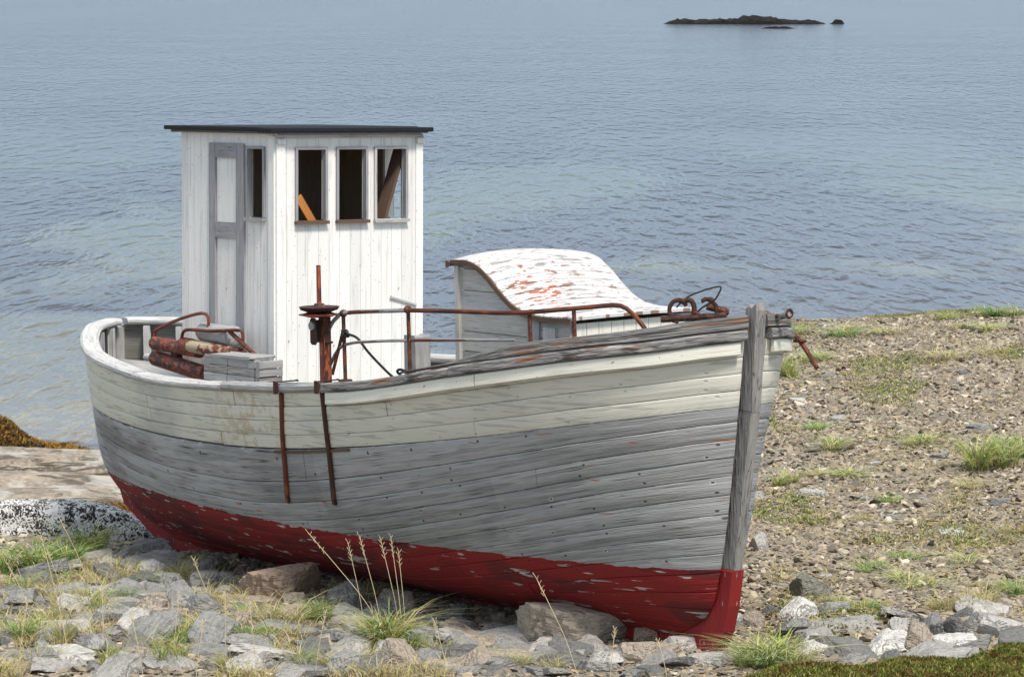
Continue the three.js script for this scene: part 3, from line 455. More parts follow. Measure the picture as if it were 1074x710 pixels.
// ---------------------------------------------------------------- low cabin ahead of the wheelhouse, its roof swept down in an S
{
  const cab = group('fore_cabin', boat, [0.09, 0, 0]);
  const prof = pchip([2.27, 2.45, 2.60, 2.75, 2.90, 3.05, 3.22, 3.45, 3.82], [2.29, 2.295, 2.265, 2.185, 2.075, 1.98, 1.92, 1.895, 1.90]), ZW = 0.57;
  const tRoof = tex(1024, 1024, (u, v, o) => { // white paint flaking to rust-red primer in the middle, bare wood at the edges
    const g = woodGrain(u, v, 4, 40, 4), a = fbm(u * 18, v * 70, 18, 70, 14, 5), c = Math.exp(-(((u - 0.27) / 0.16) ** 2) - (((v - 0.50) / 0.16) ** 2));
    o[0] = o[1] = o[2] = 0.50 + 0.10 * g; mix3(o, [0.48, 0.47, 0.45], smooth(0.5, 0.7, fbm(u * 6, v * 12, 6, 12, 34, 5)) * 0.6); mix3(o, [0.42, 0.10, 0.05], smooth(0.62, 0.66, a + 0.20 * c - 0.07)); mix3(o, [0.20, 0.17, 0.15], smooth(0.62, 0.68, fbm(u * 9, v * 70, 9, 70, 24, 5)) * 0.75);
    mix3(o, [0.22, 0.14, 0.11], smooth(0.68, 0.75, a + 0.12 * smooth(0.06, 0.0, v) + 0.1 * smooth(0.04, 0.0, u)));
  }, { repeat: false });
  const mRoof = std({ map: tRoof, bumpMap: bWhite, bumpScale: 0.004, roughness: 0.6 });
  const n = 17, xs = []; { let x = 2.27; const L = []; let s = 0; for (let i = 0; i <= 200; i++) { const X = lerp(2.27, 3.82, i / 200); if (i) s += Math.hypot(1.55 / 200, prof(X) - prof(lerp(2.27, 3.82, (i - 1) / 200))); L.push([s, X]); } for (let i = 0; i <= n; i++) { const t = s * i / n; xs.push(L.find(q => q[0] >= t - 1e-6)[1]); } }
  for (let i = 0; i < n; i++) { // planks laid athwart, sprung over a camber
    const pos = [], uv = [], idx = [], xa = xs[i] + 0.002, xb = xs[i + 1] - 0.002, K = 8, ya = prof(xa), yb = prof(xb), dx = xb - xa, dy = yb - ya, l = Math.hypot(dx, dy), nx = -dy / l, ny = dx / l, T = 0.026;
    const ring = [[xa, ya, -1], [xa, ya, -0.12], [xa + dx * 0.06, ya + dy * 0.06, 0], [xb - dx * 0.06, yb - dy * 0.06, 0], [xb, yb, -0.12], [xb, yb, -1]];
    for (let k = 0; k <= K; k++) { const z = lerp(ZW + 0.05, -ZW - 0.05, k / K), cy = 0.045 * (1 - (z / ZW) ** 2) * smooth(3.9, 3.0, xa); for (const [X, Y, d] of ring) { pos.push(X + nx * d * T, Y + ny * d * T + cy, z); uv.push(k / K, 1 - (i + clamp((X - xa) / dx)) / n); } }
    for (let k = 0; k < K; k++) for (let q = 0; q < 6; q++) { const a = k * 6 + q, b = k * 6 + (q + 1) % 6; idx.push(a, b, a + 6, b, b + 6, a + 6); } for (const k of [0, K]) for (let q = 1; q < 5; q++) idx.push(k * 6, k * 6 + q, k * 6 + q + 1);
    const g = new THREE.BufferGeometry(); g.setAttribute('position', new THREE.Float32BufferAttribute(pos, 3)); g.setAttribute('uv', new THREE.Float32BufferAttribute(uv, 2)); g.setIndex(idx); mesh('roof_plank', toCreasedNormals(g, 0.5), mRoof, cab);
  }
  // edge moulding that follows the S on either side, and the beam under the high end
  for (const s of [1, -1]) { const F = []; for (let i = 0; i <= 30; i++) { const x = lerp(2.27, 3.8, i / 30), e = 0.01, d = V(2 * e, prof(x + e) - prof(x - e), 0).normalize(); F.push({ p: V(x, prof(x) - 0.03, s * (ZW + 0.053)), n: V(0, 0, s), u: V(-d.y, d.x, 0) }); } mesh('roof_moulding', sweep(F, [[-0.012, -0.022], [0.012, -0.022], [0.012, 0.018], [-0.012, 0.018]]), s > 0 ? M.brown : M.greyPale, cab); }
  { const m = mesh('roof_beam', grainUV(chamferBox(0.05, 0.055, 2 * ZW + 0.16, 0.01), 2, 2, 0.5, 3), M.brown, cab); m.position.set(2.25, 2.245, 0); }
  { const m = mesh('cabin_lining', grainUV(chamferBox(1.3, 0.8, 0.02), 0), M.inner, cab); m.position.set(3.0, 1.44, ZW - 0.04); }
  const yb = 1.05, side = (s, mats) => { let y = yb, i = 0; const r = rng(40 + s); while (y < 2.25) {
    const h = 0.145 + 0.03 * r(), y1 = Math.min(y + h, 2.25), under = x => prof(x) - 0.045, sh = new THREE.Shape(), P = [[2.335, y + 0.004]], K = 16; let hi = [];
    for (let k = 0; k <= K; k++) { const x = lerp(2.335, 3.74, k / K); if (under(x) > y + 0.01) hi.push([x, Math.min(y1 - 0.002, under(x))]); } if (hi.length < 2) break;
    P.push([hi[hi.length - 1][0], y + 0.004]); for (const q of hi.reverse()) P.push(q); P.forEach((p, j) => j ? sh.lineTo(...p) : sh.moveTo(...p));
    const g = new THREE.ExtrudeGeometry(sh, { depth: 0.02, bevelEnabled: true, bevelThickness: 0.002, bevelSize: -0.002, bevelOffset: 0, bevelSegments: 1 }); g.clearGroups(); g.translate(0, 0, s * ZW - 0.01); mesh('side_board', grainUV(g, 0, 2, 0.5, i * 1.7), mats[i++ % mats.length], cab); y = y1;
  } };
  const mCab = std({ map: tGrey, bumpMap: bGrey, bumpScale: 0.004, color: lin(1.5, 1.47, 1.36) });
  side(1, [M.greyPale, mCab, M.grey, mCab, mCab]); side(-1, [mCab]);
  { const m = mesh('corner_post', grainUV(chamferBox(0.05, 1.15, 0.035, 0.004), 1), mCab, cab); m.position.set(2.325, 1.66, ZW + 0.03); }
  for (let i = 0; i < 9; i++) { const w = 2 * ZW / 9, m = mesh('front_board', grainUV(chamferBox(0.02, 0.77, w - 0.005, 0.003), 1, 2, 0.5, i * 1.3), M.cream, cab); m.position.set(3.757, 1.46, -ZW + w * (i + 0.5)); }
  for (let i = 0; i < 8; i++) { const w = 2 * ZW / 8, m = mesh('aft_board', grainUV(chamferBox(0.02, 1.18, w - 0.005, 0.003), 1, 2, 0.5, i * 1.9), mCab, cab); m.position.set(2.345, 1.66, -ZW + 0.02 + (w - 0.005) * (i + 0.5)); }
  // loose grey boards leaning on the forward end of the starboard side
  for (const [x, h, t] of [[3.30, 0.56, M.grey], [3.50, 0.50, M.greyPale], [3.66, 0.42, M.greyTrim]]) { const m = mesh('leaning_board', grainUV(chamferBox(0.15, h, 0.022, 0.004), 1, 2, 0.5, x), t, cab); m.position.set(x, 1.30 + h / 2, ZW + 0.03); m.rotation.x = -0.03; }
  { const m = mesh('mooring_post', grainUV(chamferBox(0.15, 0.56, 0.15, 0.012), 1, 2, 0.5, 5), M.grey, boat); m.position.set(2.47, 1.43, 1.06); }
  { const m = mesh('hatch_coaming', grainUV(chamferBox(0.9, 0.05, 0.14, 0.008), 0), M.greyPale, boat); m.position.set(1.2, 1.36, -1.28); m.rotation.z = 0.05; }
}

// ---------------------------------------------------------------- iron on the starboard rail
{
  const gr = group('guard_rail', boat);
  mesh('top_pipe', tube([[1.60, 1.31, 1.37], [1.605, 1.52, 1.37], [1.68, 1.72, 1.37], [1.80, 1.83, 1.365], [1.95, 1.875, 1.36], [2.67, 1.93, 1.285]], 0.018, 40, 10), M.galv, gr);
  mesh('top_pipe', tube([[2.66, 1.93, 1.285], [3.2, 1.945, 1.2], [3.78, 1.96, 1.09], [4.29, 2.01, 0.93], [4.56, 2.04, 0.80], [4.66, 2.035, 0.745], [4.74, 1.97, 0.70], [4.82, 1.87, 0.66]], 0.018, 44, 10), M.rust, gr);
  mesh('lower_pipe', tube([[1.62, 1.33, 1.36], [1.70, 1.46, 1.36], [1.80, 1.57, 1.36], [1.95, 1.625, 1.355], [2.2, 1.655, 1.33], [2.67, 1.69, 1.275], [3.78, 1.75, 1.085]], 0.013, 40, 10), M.galv, gr);
  for (const [x, y0, y1, z] of [[1.89, 1.31, 1.87, 1.36], [2.67, 1.40, 1.95, 1.28], [3.92, 1.66, 1.98, 1.045], [4.31, 1.70, 2.02, 0.925]]) { mesh('stanchion', rod([x, y0, z], [x - 0.012, y1, z], 0.016), M.rust, gr); mesh('stanchion_foot', grainUV(new THREE.CylinderGeometry(0.055, 0.06, 0.018, 14).translate(x, y0 + 0.01, z), 1), M.rustDark, gr); }
  mesh('pipe_collar', grainUV(new THREE.SphereGeometry(0.033, 12, 8).translate(1.88, 1.865, 1.36), 1), M.rust, gr); mesh('pipe_collar', grainUV(new THREE.SphereGeometry(0.033, 12, 8).translate(2.66, 1.935, 1.285), 1), M.rust, gr);

  const w = group('hauler_post', boat);
  mesh('shaft', grainUV(new THREE.CylinderGeometry(0.018, 0.02, 0.36, 10).translate(1.67, 2.07, 1.45), 1), M.rustRed, w);
  mesh('post', grainUV(chamferBox(0.07, 0.56, 0.07, 0.012).translate(1.70, 1.56, 1.42), 1), M.rustRed, w);
  mesh('gear_box', grainUV(chamferBox(0.10, 0.22, 0.11, 0.02).translate(1.66, 1.715, 1.45), 1), M.rustDark, w);
  mesh('cover_plate', grainUV(new THREE.CylinderGeometry(0.035, 0.035, 0.02, 16).rotateX(Math.PI / 2).translate(1.655, 1.76, 1.518), 1), M.galv, w);
  for (const [y, r0, r1, m] of [[1.905, 0.165, 0.155, M.rustDark], [1.882, 0.155, 0.10, M.rustDark], [1.858, 0.10, 0.165, M.rustRed], [1.842, 0.17, 0.10, M.rustRed]]) mesh('sheave_disc', grainUV(new THREE.CylinderGeometry(r0, r1, 0.02, 28).translate(1.675, y, 1.455), 0), m, w);
  mesh('sheave_hub', grainUV(new THREE.CylinderGeometry(0.04, 0.05, 0.03, 14).translate(1.672, 1.925, 1.452), 0), M.rustRed, w);
  mesh('brace', rod([1.72, 1.36, 1.37], [1.87, 1.72, 1.36], 0.014), M.rust, w); mesh('lever', rod([1.70, 1.62, 1.43], [1.80, 1.63, 1.42], 0.01), M.rustDark, w);

  // hauling gear lying along the side deck
  const d = group('deck_gear', boat);
  mesh('roller', rod([-1.90, 1.345, 0.82], [-0.92, 1.345, 0.96], 0.062, 18), M.rustRed, d);
  mesh('roller', rod([-1.02, 1.395, 1.01], [-0.20, 1.372, 1.05], 0.060, 18), M.pipePale, d);
  mesh('roller_end', rod([-0.23, 1.372, 1.048], [-0.11, 1.367, 1.056], 0.066, 18), M.rust, d); mesh('roller_end', rod([-1.13, 1.395, 1.0], [-0.98, 1.392, 1.01], 0.066, 18), M.rustRed, d);
  mesh('lower_pipe', rod([-1.92, 1.205, 0.80], [-0.78, 1.15, 0.98], 0.072, 18), M.rustRed, d); mesh('pipe_bracket', grainUV(chamferBox(0.1, 0.16, 0.06, 0.01).translate(-1.45, 1.28, 0.87), 1), M.rustDark, d);
  mesh('pipe_sleeve', rod([-2.18, 1.19, 0.74], [-1.90, 1.205, 0.80], 0.035, 14), M.greyPale, d);
  mesh('float', (() => { const g = new THREE.LatheGeometry([[0.001, -0.33], [0.07, -0.32], [0.085, -0.28], [0.088, 0.26], [0.095, 0.27], [0.095, 0.31], [0.05, 0.33], [0.001, 0.33]].map(p => new THREE.Vector2(...p)), 18); g.rotateZ(-Math.PI / 2).rotateY(-0.12).translate(-0.66, 1.51, 0.93); return grainUV(g, 0); })(), M.grey, d);
  mesh('rod_handle', tube([[-1.90, 1.34, 0.82], [-1.90, 1.44, 0.815], [-1.84, 1.475, 0.82], [-1.4, 1.59, 0.88], [-0.95, 1.675, 0.95], [-0.80, 1.68, 0.965], [-0.75, 1.64, 0.97], [-0.755, 1.56, 0.97]], 0.015, 44, 8), M.rustRed, d);
  mesh('rod_handle', tube([[-1.12, 1.40, 1.02], [-1.09, 1.49, 1.03], [-1.0, 1.535, 1.03], [-0.6, 1.55, 1.05], [-0.14, 1.585, 1.06], [-0.07, 1.56, 1.06], [-0.07, 1.48, 1.06]], 0.015, 40, 8), M.rust, d);
  mesh('tie_rod', rod([-0.30, 1.56, 1.04], [0.20, 1.385, 1.10], 0.02), M.rust, d);

  // built-up block of boards on the rail
  const b = group('rail_block', boat), r = rng(4);
  for (let k = 0; k < 3; k++) for (const [a, e] of [[-0.17, 0.2], [0.2, 0.62]]) { const m = mesh('block_board', grainUV(chamferBox(e - a - 0.004 - r() * 0.01, 0.066, 0.06, 0.006), 0, 2, 0.5, k + a), [M.grey, M.stem, M.grey][k], b); m.position.set((a + e) / 2, 1.222 + k * 0.069, 1.375 - k * 0.006); }
  for (let k = 0; k < 3; k++) { const m = mesh('block_end', grainUV(chamferBox(0.06, 0.067, 0.235, 0.005), 2, 2, 0.5, k), k ? M.grey : M.old, b); m.position.set(0.66 + 0.006 * k, 1.222 + k * 0.069, 1.285); }
  { const m = mesh('block_core', grainUV(chamferBox(0.76, 0.17, 0.16, 0.01), 0), M.greyDark, b); m.position.set(0.23, 1.275, 1.25); const t = mesh('block_top', grainUV(chamferBox(0.7, 0.025, 0.26, 0.006), 0), M.grey, b); t.position.set(0.2, 1.403, 1.27); t.rotation.z = 0.02; }

  // bow irons: three curled horns of a roller on the rail, and port-side pieces
  const f = group('bow_roller', boat);
  const horn = (x, z, s, a0, a1) => { const P = []; for (let i = 0; i <= 8; i++) { const a = lerp(a0, a1, i / 8); P.push([x + Math.cos(a) * 0.072 * s * 0.62, 2.005 + Math.sin(a) * 0.085, z - Math.cos(a) * 0.072 * s * 0.78]); } const g = tube(P, 0.0165, 20, 9), q = g.attributes.position; for (let i = 0; i < q.count; i++) { const k = 1 + 0.9 * (noise3(q.getX(i) * 40, q.getY(i) * 40, q.getZ(i) * 40, 4) - 0.5) * 0.012; q.setXYZ(i, q.getX(i) * k, q.getY(i) * k, q.getZ(i) * k); } return g; };
  mesh('horn', horn(5.02, 0.50, 1, 0.5, 4.6), M.rustDark, f); mesh('horn', tube([[5.03, 2.075, 0.47], [5.07, 2.085, 0.43], [5.09, 2.04, 0.41], [5.085, 1.96, 0.415]], 0.02, 16, 9), M.rustDark, f); mesh('horn', rod([5.09, 2.0, 0.41], [5.13, 1.95, 0.36], 0.018), M.rust, f); mesh('horn', horn(5.15, 0.335, -1, 0.9, 4.7), M.rustDark, f);
  mesh('roller_bar', rod([4.93, 1.945, 0.60], [5.24, 1.965, 0.22], 0.026), M.rustDark, f); mesh('roller_bar', rod([5.08, 2.03, 0.27], [5.16, 1.98, 0.13], 0.028), M.rust, f);
  mesh('bow_pipe', rod([5.02, 1.865, -0.22], [5.455, 1.965, -0.22], 0.03, 16), M.galv, boat);
  mesh('bow_pipe_end', grainUV(new THREE.TorusGeometry(0.03, 0.009, 8, 16).rotateY(Math.PI / 2).translate(5.455, 1.965, -0.22), 0), M.rust, boat);
}
// ---------------------------------------------------------------- loose things on board (each stands by itself)
const onBoard = o => { o.applyMatrix4(boat.matrixWorld); return o; };
{
  const a = onBoard(group('small_anchor')); tag(a, 'small rusty iron anchor hanging over the port bow', 'anchor');
  mesh('shank', tube([[4.80, 1.865, -0.42], [4.90, 1.845, -0.62], [5.02, 1.72, -0.70], [5.12, 1.61, -0.72], [5.22, 1.50, -0.72]], 0.018, 24, 8), M.rust, a);
  mesh('arm', tube([[4.78, 1.90, -0.40], [4.84, 1.92, -0.50], [4.92, 1.885, -0.56], [4.94, 1.85, -0.60]], 0.02, 16, 8), M.rustRed, a); mesh('fluke', grainUV(chamferBox(0.09, 0.022, 0.06, 0.006).translate(5.05, 1.70, -0.70), 0), M.rust, a); mesh('stock', rod([4.86, 1.86, -0.66], [4.98, 1.82, -0.46], 0.014), M.rustDark, a);
  const wl = onBoard(mesh('wire_loop', tube([[4.88, 2.02, 0.40], [5.0, 2.10, 0.40], [5.2, 2.165, 0.40], [5.35, 2.198, 0.40], [5.385, 2.195, 0.40], [5.36, 2.15, 0.40], [5.28, 2.09, 0.38], [5.14, 2.03, 0.37], [5.07, 1.98, 0.38]], 0.0065, 60, 6), M.wire)); tag(wl, 'thin black wire bent into a loop above the bow rail', 'wire');
  const rp = onBoard(mesh('tarred_rope', tube([[1.885, 1.73, 1.385], [1.95, 1.70, 1.36], [2.03, 1.67, 1.33], [2.14, 1.57, 1.31], [2.28, 1.47, 1.29], [2.42, 1.37, 1.25], [2.50, 1.375, 1.22], [2.44, 1.42, 1.24], [2.5, 1.445, 1.25], [2.63, 1.425, 1.25]], 0.011, 70, 7), M.wire)); tag(rp, 'short dark rope hanging from the guard rail beside the wheelhouse', 'rope');
  const knot = mesh('knot', grainUV(new THREE.TorusKnotGeometry(0.022, 0.010, 40, 6, 2, 3).translate(1.93, 1.70, 1.375), 0), M.wire, rp); knot.castShadow = true;
  const pl = onBoard(mesh('leaning_plank', (() => { const g = chamferBox(0.15, 2.36, 0.03, 0.004); return grainUV(g, 1).rotateX(-0.34).rotateZ(-0.02).translate(-0.17, 0.85 + 1.15, -0.32); })(), M.brown)); tag(pl, 'dark brown plank leaning inside the wheelhouse behind the right hand window', 'plank');
  const pd = onBoard(mesh('orange_board', grainUV(chamferBox(0.03, 2.0, 0.075, 0.004).translate(0, -0.33, 0), 1).rotateX(0.58).translate(-0.13, 2.15, 0.05), M.orange)); tag(pd, 'orange brown board leaning inside the left hand front window', 'board');
  const co = onBoard(mesh('rope_lashing', tube([[-2.72, 1.30, -1.10], [-2.74, 1.25, -1.0], [-2.70, 1.10, -0.94], [-2.69, 0.93, -0.90]], 0.014, 20, 7), M.rope)); tag(co, 'pale rope lashed round the port rail near the stern', 'rope');
}

// ---------------------------------------------------------------- stones
const DIRS = new THREE.IcosahedronGeometry(1, 9);
function rockShape(seed, { flat = 0.5, planes = 9, round = 14, rough = 0.05, dirs = DIRS } = {}) {   // a block cut by random planes, edges worn a little
  const r = rng(seed), P = [[V((r() - 0.5) * 0.25, 1, (r() - 0.5) * 0.25).normalize(), flat * (0.85 + 0.3 * r())], [V(0, -1, 0), flat]];
  for (let i = 0; i < planes; i++) { const a = (i + r() * 0.8) / planes * Math.PI * 2; P.push([V(Math.cos(a), (r() - 0.35) * 0.9, Math.sin(a)).normalize(), 0.62 + 0.36 * r()]); }
  for (let i = 0; i < 2; i++) { const a = r() * 6.3; P.push([V(Math.cos(a), 0.8 + r(), Math.sin(a)).normalize(), flat * 0.7 + 0.3 * r()]); }
  const g = mergeVertices(dirs.clone().deleteAttribute('normal').deleteAttribute('uv')), p = g.attributes.position, d = V();
  for (let i = 0; i < p.count; i++) { d.fromBufferAttribute(p, i).normalize(); let s = 0; for (const [n, h] of P) { const c = d.dot(n); if (c > 0) s += Math.pow(c / h, round); } let q = Math.pow(s, -1 / round); q *= 1 + rough * (noise3(d.x * 4 + seed, d.y * 4, d.z * 4, seed % 50) - 0.5) * 2 + rough * 0.5 * (noise3(d.x * 14 + seed, d.y * 22, d.z * 14, 9) - 0.5) * 2; p.setXYZ(i, d.x * q, d.y * q, d.z * q); }
  const c = toCreasedNormals(g, 0.55); return c;
}
function rockUV(geo, tile) { const p = geo.attributes.position, n = geo.attributes.normal, uv = new Float32Array(p.count * 2); for (let i = 0; i < p.count; i++) { const a = [Math.abs(n.getX(i)), Math.abs(n.getY(i)), Math.abs(n.getZ(i))]; const k = a[1] >= a[0] && a[1] >= a[2] ? [p.getX(i), p.getZ(i)] : a[0] > a[2] ? [p.getZ(i), p.getY(i)] : [p.getX(i), p.getY(i)]; uv[2 * i] = k[0] / tile; uv[2 * i + 1] = k[1] / tile; } geo.setAttribute('uv', new THREE.BufferAttribute(uv, 2)); return geo; }
const SHAPES = []; for (let i = 0; i < 18; i++) SHAPES.push(rockUV(rockShape(100 + i * 7, { flat: [0.22, 0.34, 0.5][i % 3], planes: 5 + i % 3, round: 70, rough: 0.045 }), 1.3));
const stoneMat = c => std({ map: tStone, bumpMap: bStone, bumpScale: 0.05, color: lin(...c), roughness: 0.9 });
const SM = { grey: stoneMat([0.41, 0.40, 0.385]), dark: stoneMat([0.20, 0.20, 0.195]), slate: stoneMat([0.32, 0.32, 0.315]), pale: stoneMat([0.58, 0.56, 0.53]), tan: stoneMat([0.47, 0.40, 0.33]), white: stoneMat([0.78, 0.77, 0.75]), rusty: stoneMat([0.42, 0.31, 0.24]), green: stoneMat([0.25, 0.25, 0.21]) };
function stone(name, x, z, sx, sy, sz, yaw, tx, tz, shape, mat, sink = 0.3, label, grp) {
  const m = mesh(name, SHAPES[shape % SHAPES.length], SM[mat]); m.scale.set(sx, sy, sz); m.rotation.set(tx, yaw, tz); m.position.set(x, heightAt(x, z) + sy * [0.22, 0.34, 0.5][shape % 3] * (1 - 2 * sink), z);
  return tag(m, label, 'stone', grp);
}
// the ones that can be told apart: left, right, top and bottom in the photograph, height share, colour, shape, turn, tilts, label
const BIG = [
  [93, 176, 571, 597, 'dark', 0, 0.2, 0.06, 0.10, 'long dark slate slab below the stern, in front of the lichened boulder'],
  [126, 209, 583, 600, 'slate', 3, 0.1, 0.05, 0.02, 'flat slate slab lying just right of the long dark slab below the stern'],
  [143, 171, 590, 606, 'white', 5, 0.5, 0.15, 0.05, 'small bright white block among the slate below the stern'],
  [38, 85, 567, 582, 'slate', 6, 0.0, 0.04, 0.08, 'flat slate stone set in the green grass at the left'],
  [10, 45, 587, 604, 'grey', 4, 0.3, 0.05, 0.05, 'grey flat stone at the left edge below the green grass'],
  [246, 328, 596, 636, 'rusty', 8, 0.4, 0.06, 0.02, 'large reddish flat topped rock against the red hull below the stern'],
  [133, 186, 622, 648, 'tan', 1, 1.4, 0.02, 0.02, 'tan flat stone in the rubble below the white block'],
  [188, 226, 621, 645, 'grey', 9, 0.8, 0.05, -0.40, 'grey slab tilted up on edge left of the reddish rock'],
  [226, 246, 611, 629, 'pale', 7, 0.9, 0.1, -0.2, 'pale pointed stone touching the left side of the reddish rock'],
  [161, 194, 602, 621, 'grey', 10, 2.4, 0.1, 0.1, 'grey stone just below and right of the white block'],
  [200, 240, 586, 607, 'dark', 11, 0.7, 0.1, 0.1, 'dark brown rock wedged under the red hull near the stern'],
  [0, 30, 643, 670, 'tan', 2, 0.3, 0.05, 0.1, 'tan rock at the left edge of the picture'],
  [15, 63, 683, 705, 'slate', 12, 0.5, 0.03, 0.03, 'broad blue grey stone in the bottom left corner'],
  [120, 178, 642, 668, 'pale', 13, 1.1, 0.04, 0.05, 'broad pale pinkish stone amid the straw grass at lower left'],
  [33, 72, 658, 682, 'grey', 14, 2.2, 0.1, 0.05, 'rough grey stone beside the tan rock at lower left'],
  [338, 384, 612, 642, 'slate', 17, 0.6, 0.05, 0.1, 'blue grey boulder against the hull right of the reddish rock'],
  [393, 440, 618, 643, 'tan', 11, 1.9, 0.05, 0.05, 'tan boulder against the hull behind the tall dry stalks'],
  [444, 498, 635, 659, 'dark', 16, 0.2, 0.06, 0.03, 'dark grey cracked stone at the foot of the hull amidships'],
  [485, 606, 650, 681, 'slate', 15, 0.15, 0.08, 0.03, 'wide smooth slate slab in front of the long tan boulder'],
  [531, 668, 632, 684, 'tan', 8, 0.08, 0.02, -0.10, 'long tan boulder lying along the red hull near the bow'],
  [389, 447, 674, 710, 'tan', 5, 0.9, 0.25, -0.45, 'sharp tilted stone with a tan face at the bottom of the picture'],
  [338, 378, 688, 712, 'grey', 7, 0.4, 0.1, 0.1, 'grey stone left of the sharp tilted stone at the bottom'],
  [308, 352, 675, 695, 'dark', 9, 1.0, 0.1, 0.15, 'dark slate stone below the yellow green grass tuft'],
  [249, 298, 672, 692, 'slate', 0, 2.0, 0.05, -0.1, 'layered slate piece at the bottom between two dry tufts'],
  [238, 280, 689, 711, 'pale', 13, 0.4, 0.06, 0.1, 'pale tilted slab at the bottom edge left of centre'],
  [688, 733, 665, 690, 'pale', 10, 0.7, 0.05, 0.08, 'pale grey stone under the forefoot of the boat'],
  [660, 699, 655, 681, 'rusty', 2, 1.3, 0.15, 0.35, 'reddish brown stone leaning against the end of the long tan boulder'],
  [732, 758, 665, 686, 'white', 14, 0.8, 0.1, 0.1, 'small whitish stone just below the stem foot'],
  [648, 692, 674, 700, 'tan', 11, 2.6, 0.1, 0.1, 'squarish tan stone below the reddish brown one near the bow'],
  [600, 648, 673, 690, 'grey', 3, 0.3, 0.03, 0.04, 'thin grey slab in front of the right end of the long tan boulder'],
  [724, 773, 683, 699, 'pale', 6, 0.1, 0.03, 0.02, 'flat pale slab below the stem foot beside the bright green grass'],
  [813, 862, 624, 659, 'white', 16, 0.9, 0.12, -0.28, 'large white grey slab tilted to the left, on the gravel right of the bow'],
  [826, 872, 602, 633, 'green', 2, 0.3, 0.05, 0.2, 'dark greenish rock right behind the tilted white slab'],
  [855, 893, 630, 647, 'grey', 10, 0.4, 0.05, 0.1, 'grey stone to the right of the tilted white slab'],
  [897, 954, 663, 691, 'white', 0, 0.3, 0.10, 0.05, 'broad flat white stone at the edge of the moss, lower right'],
  [945, 980, 652, 687, 'tan', 5, 0.5, 0.1, -0.35, 'upright tan stone right of the broad flat white stone'],
  [962, 992, 648, 676, 'slate', 8, 1.2, 0.1, 0.2, 'blue grey stone behind the upright tan stone'],
  [988, 1017, 645, 673, 'dark', 2, 0.6, 0.1, 0.1, 'dark grey block at the right between two paler stones'],
  [1012, 1050, 644, 671, 'grey', 11, 0.2, 0.1, -0.2, 'streaked grey stone right of the dark grey block'],
  [1028, 1084, 648, 674, 'pale', 14, 0.4, 0.08, -0.15, 'pale pinkish rock at the right edge above the moss'],
  [979, 1030, 667, 682, 'white', 12, 0.1, 0.04, 0.03, 'thin white slab at the edge of the moss, right of the upright tan stone'],
  [934, 992, 696, 722, 'white', 17, 0.3, 0.03, 0.02, 'rounded whitish stone in the moss at the bottom right'],
  [784, 809, 556, 582, 'pale', 17, 0.8, 0.05, 0.05, 'pale boulder on the gravel just behind the stem'],
  [779, 801, 641, 662, 'tan', 5, 0.2, 0.05, 0.1, 'small tan block on the gravel right of the stem foot'],
  [764, 781, 632, 663, 'white', 11, 0.4, 0.1, 0.15, 'narrow white stone touching the right side of the stem foot'],
  [837, 880, 658, 678, 'grey', 4, 0.5, 0.05, 0.05, 'grey flat stone between the tilted white slab and the moss'],
  [843, 882, 672, 689, 'white', 9, 0.1, 0.05, 0.06, 'flat white stone below the grey one beside the moss'],
  [788, 807, 514, 528, 'pale', 3, 0.1, 0.02, 0.02, 'pale flat block high on the gravel right of the stem'],
];
const taken2 = [];
BIG.forEach(([x0, x1, y0, y1, mat, shape, yaw, tx, tz, label], i) => {
  const p = spot((x0 + x1) / 2, y1 - 0.25 * (y1 - y0)), sc = -p.z / FOCAL, w = (x1 - x0) * sc / 1.75, flat = [0.22, 0.34, 0.5][shape % 3], dep = w * (w > 0.35 ? 0.6 : 0.8), e = 0.17;
  let h = ((y1 - y0) * sc - 2 * dep * e * 0.8) / (1.75 * flat); h = Math.max(h, w * 0.5); h = Math.min(h, w * 1.4);
  stone('stone', p.x, p.z, w, h, dep, yaw, tx, tz, shape, mat, 0.18, label); taken2.push([p.x, p.z, w * 0.8]);
});
// a rubble stone is named by the distinct stone it lies nearest to, and on which side
const shortName = BIG.map(b => b[9].split(/ (?:below|lying|among|set|at|against|in|touching|just|wedged|amid|beside|left|right|behind|under|leaning|on|high|between|to|with|of)\b/)[0].replace(/,$/, ''));
const bigAt = BIG.map((b, i) => taken2[i]), used = {};
function nameRubble(p, big, t, where) {
  let best = 0, bd = 1e9; bigAt.forEach((q, i) => { const d = Math.hypot(q[0] - p.x, q[1] - p.z); if (d < bd && shortName.indexOf(shortName[i]) === shortName.lastIndexOf(shortName[i])) { bd = d; best = i; } });
  const dx = p.x - bigAt[best][0], dz = p.z - bigAt[best][1], side = Math.abs(dx) > Math.abs(dz) ? (dx > 0 ? 'to the right of' : 'to the left of') : dz > 0 ? 'in front of' : 'behind';
  const label = `${big ? 'larger' : 'small'} ${t} ${bd > 0.55 ? 'some way ' : ''}${side} the ${shortName[best]}`; return [label, label];
}
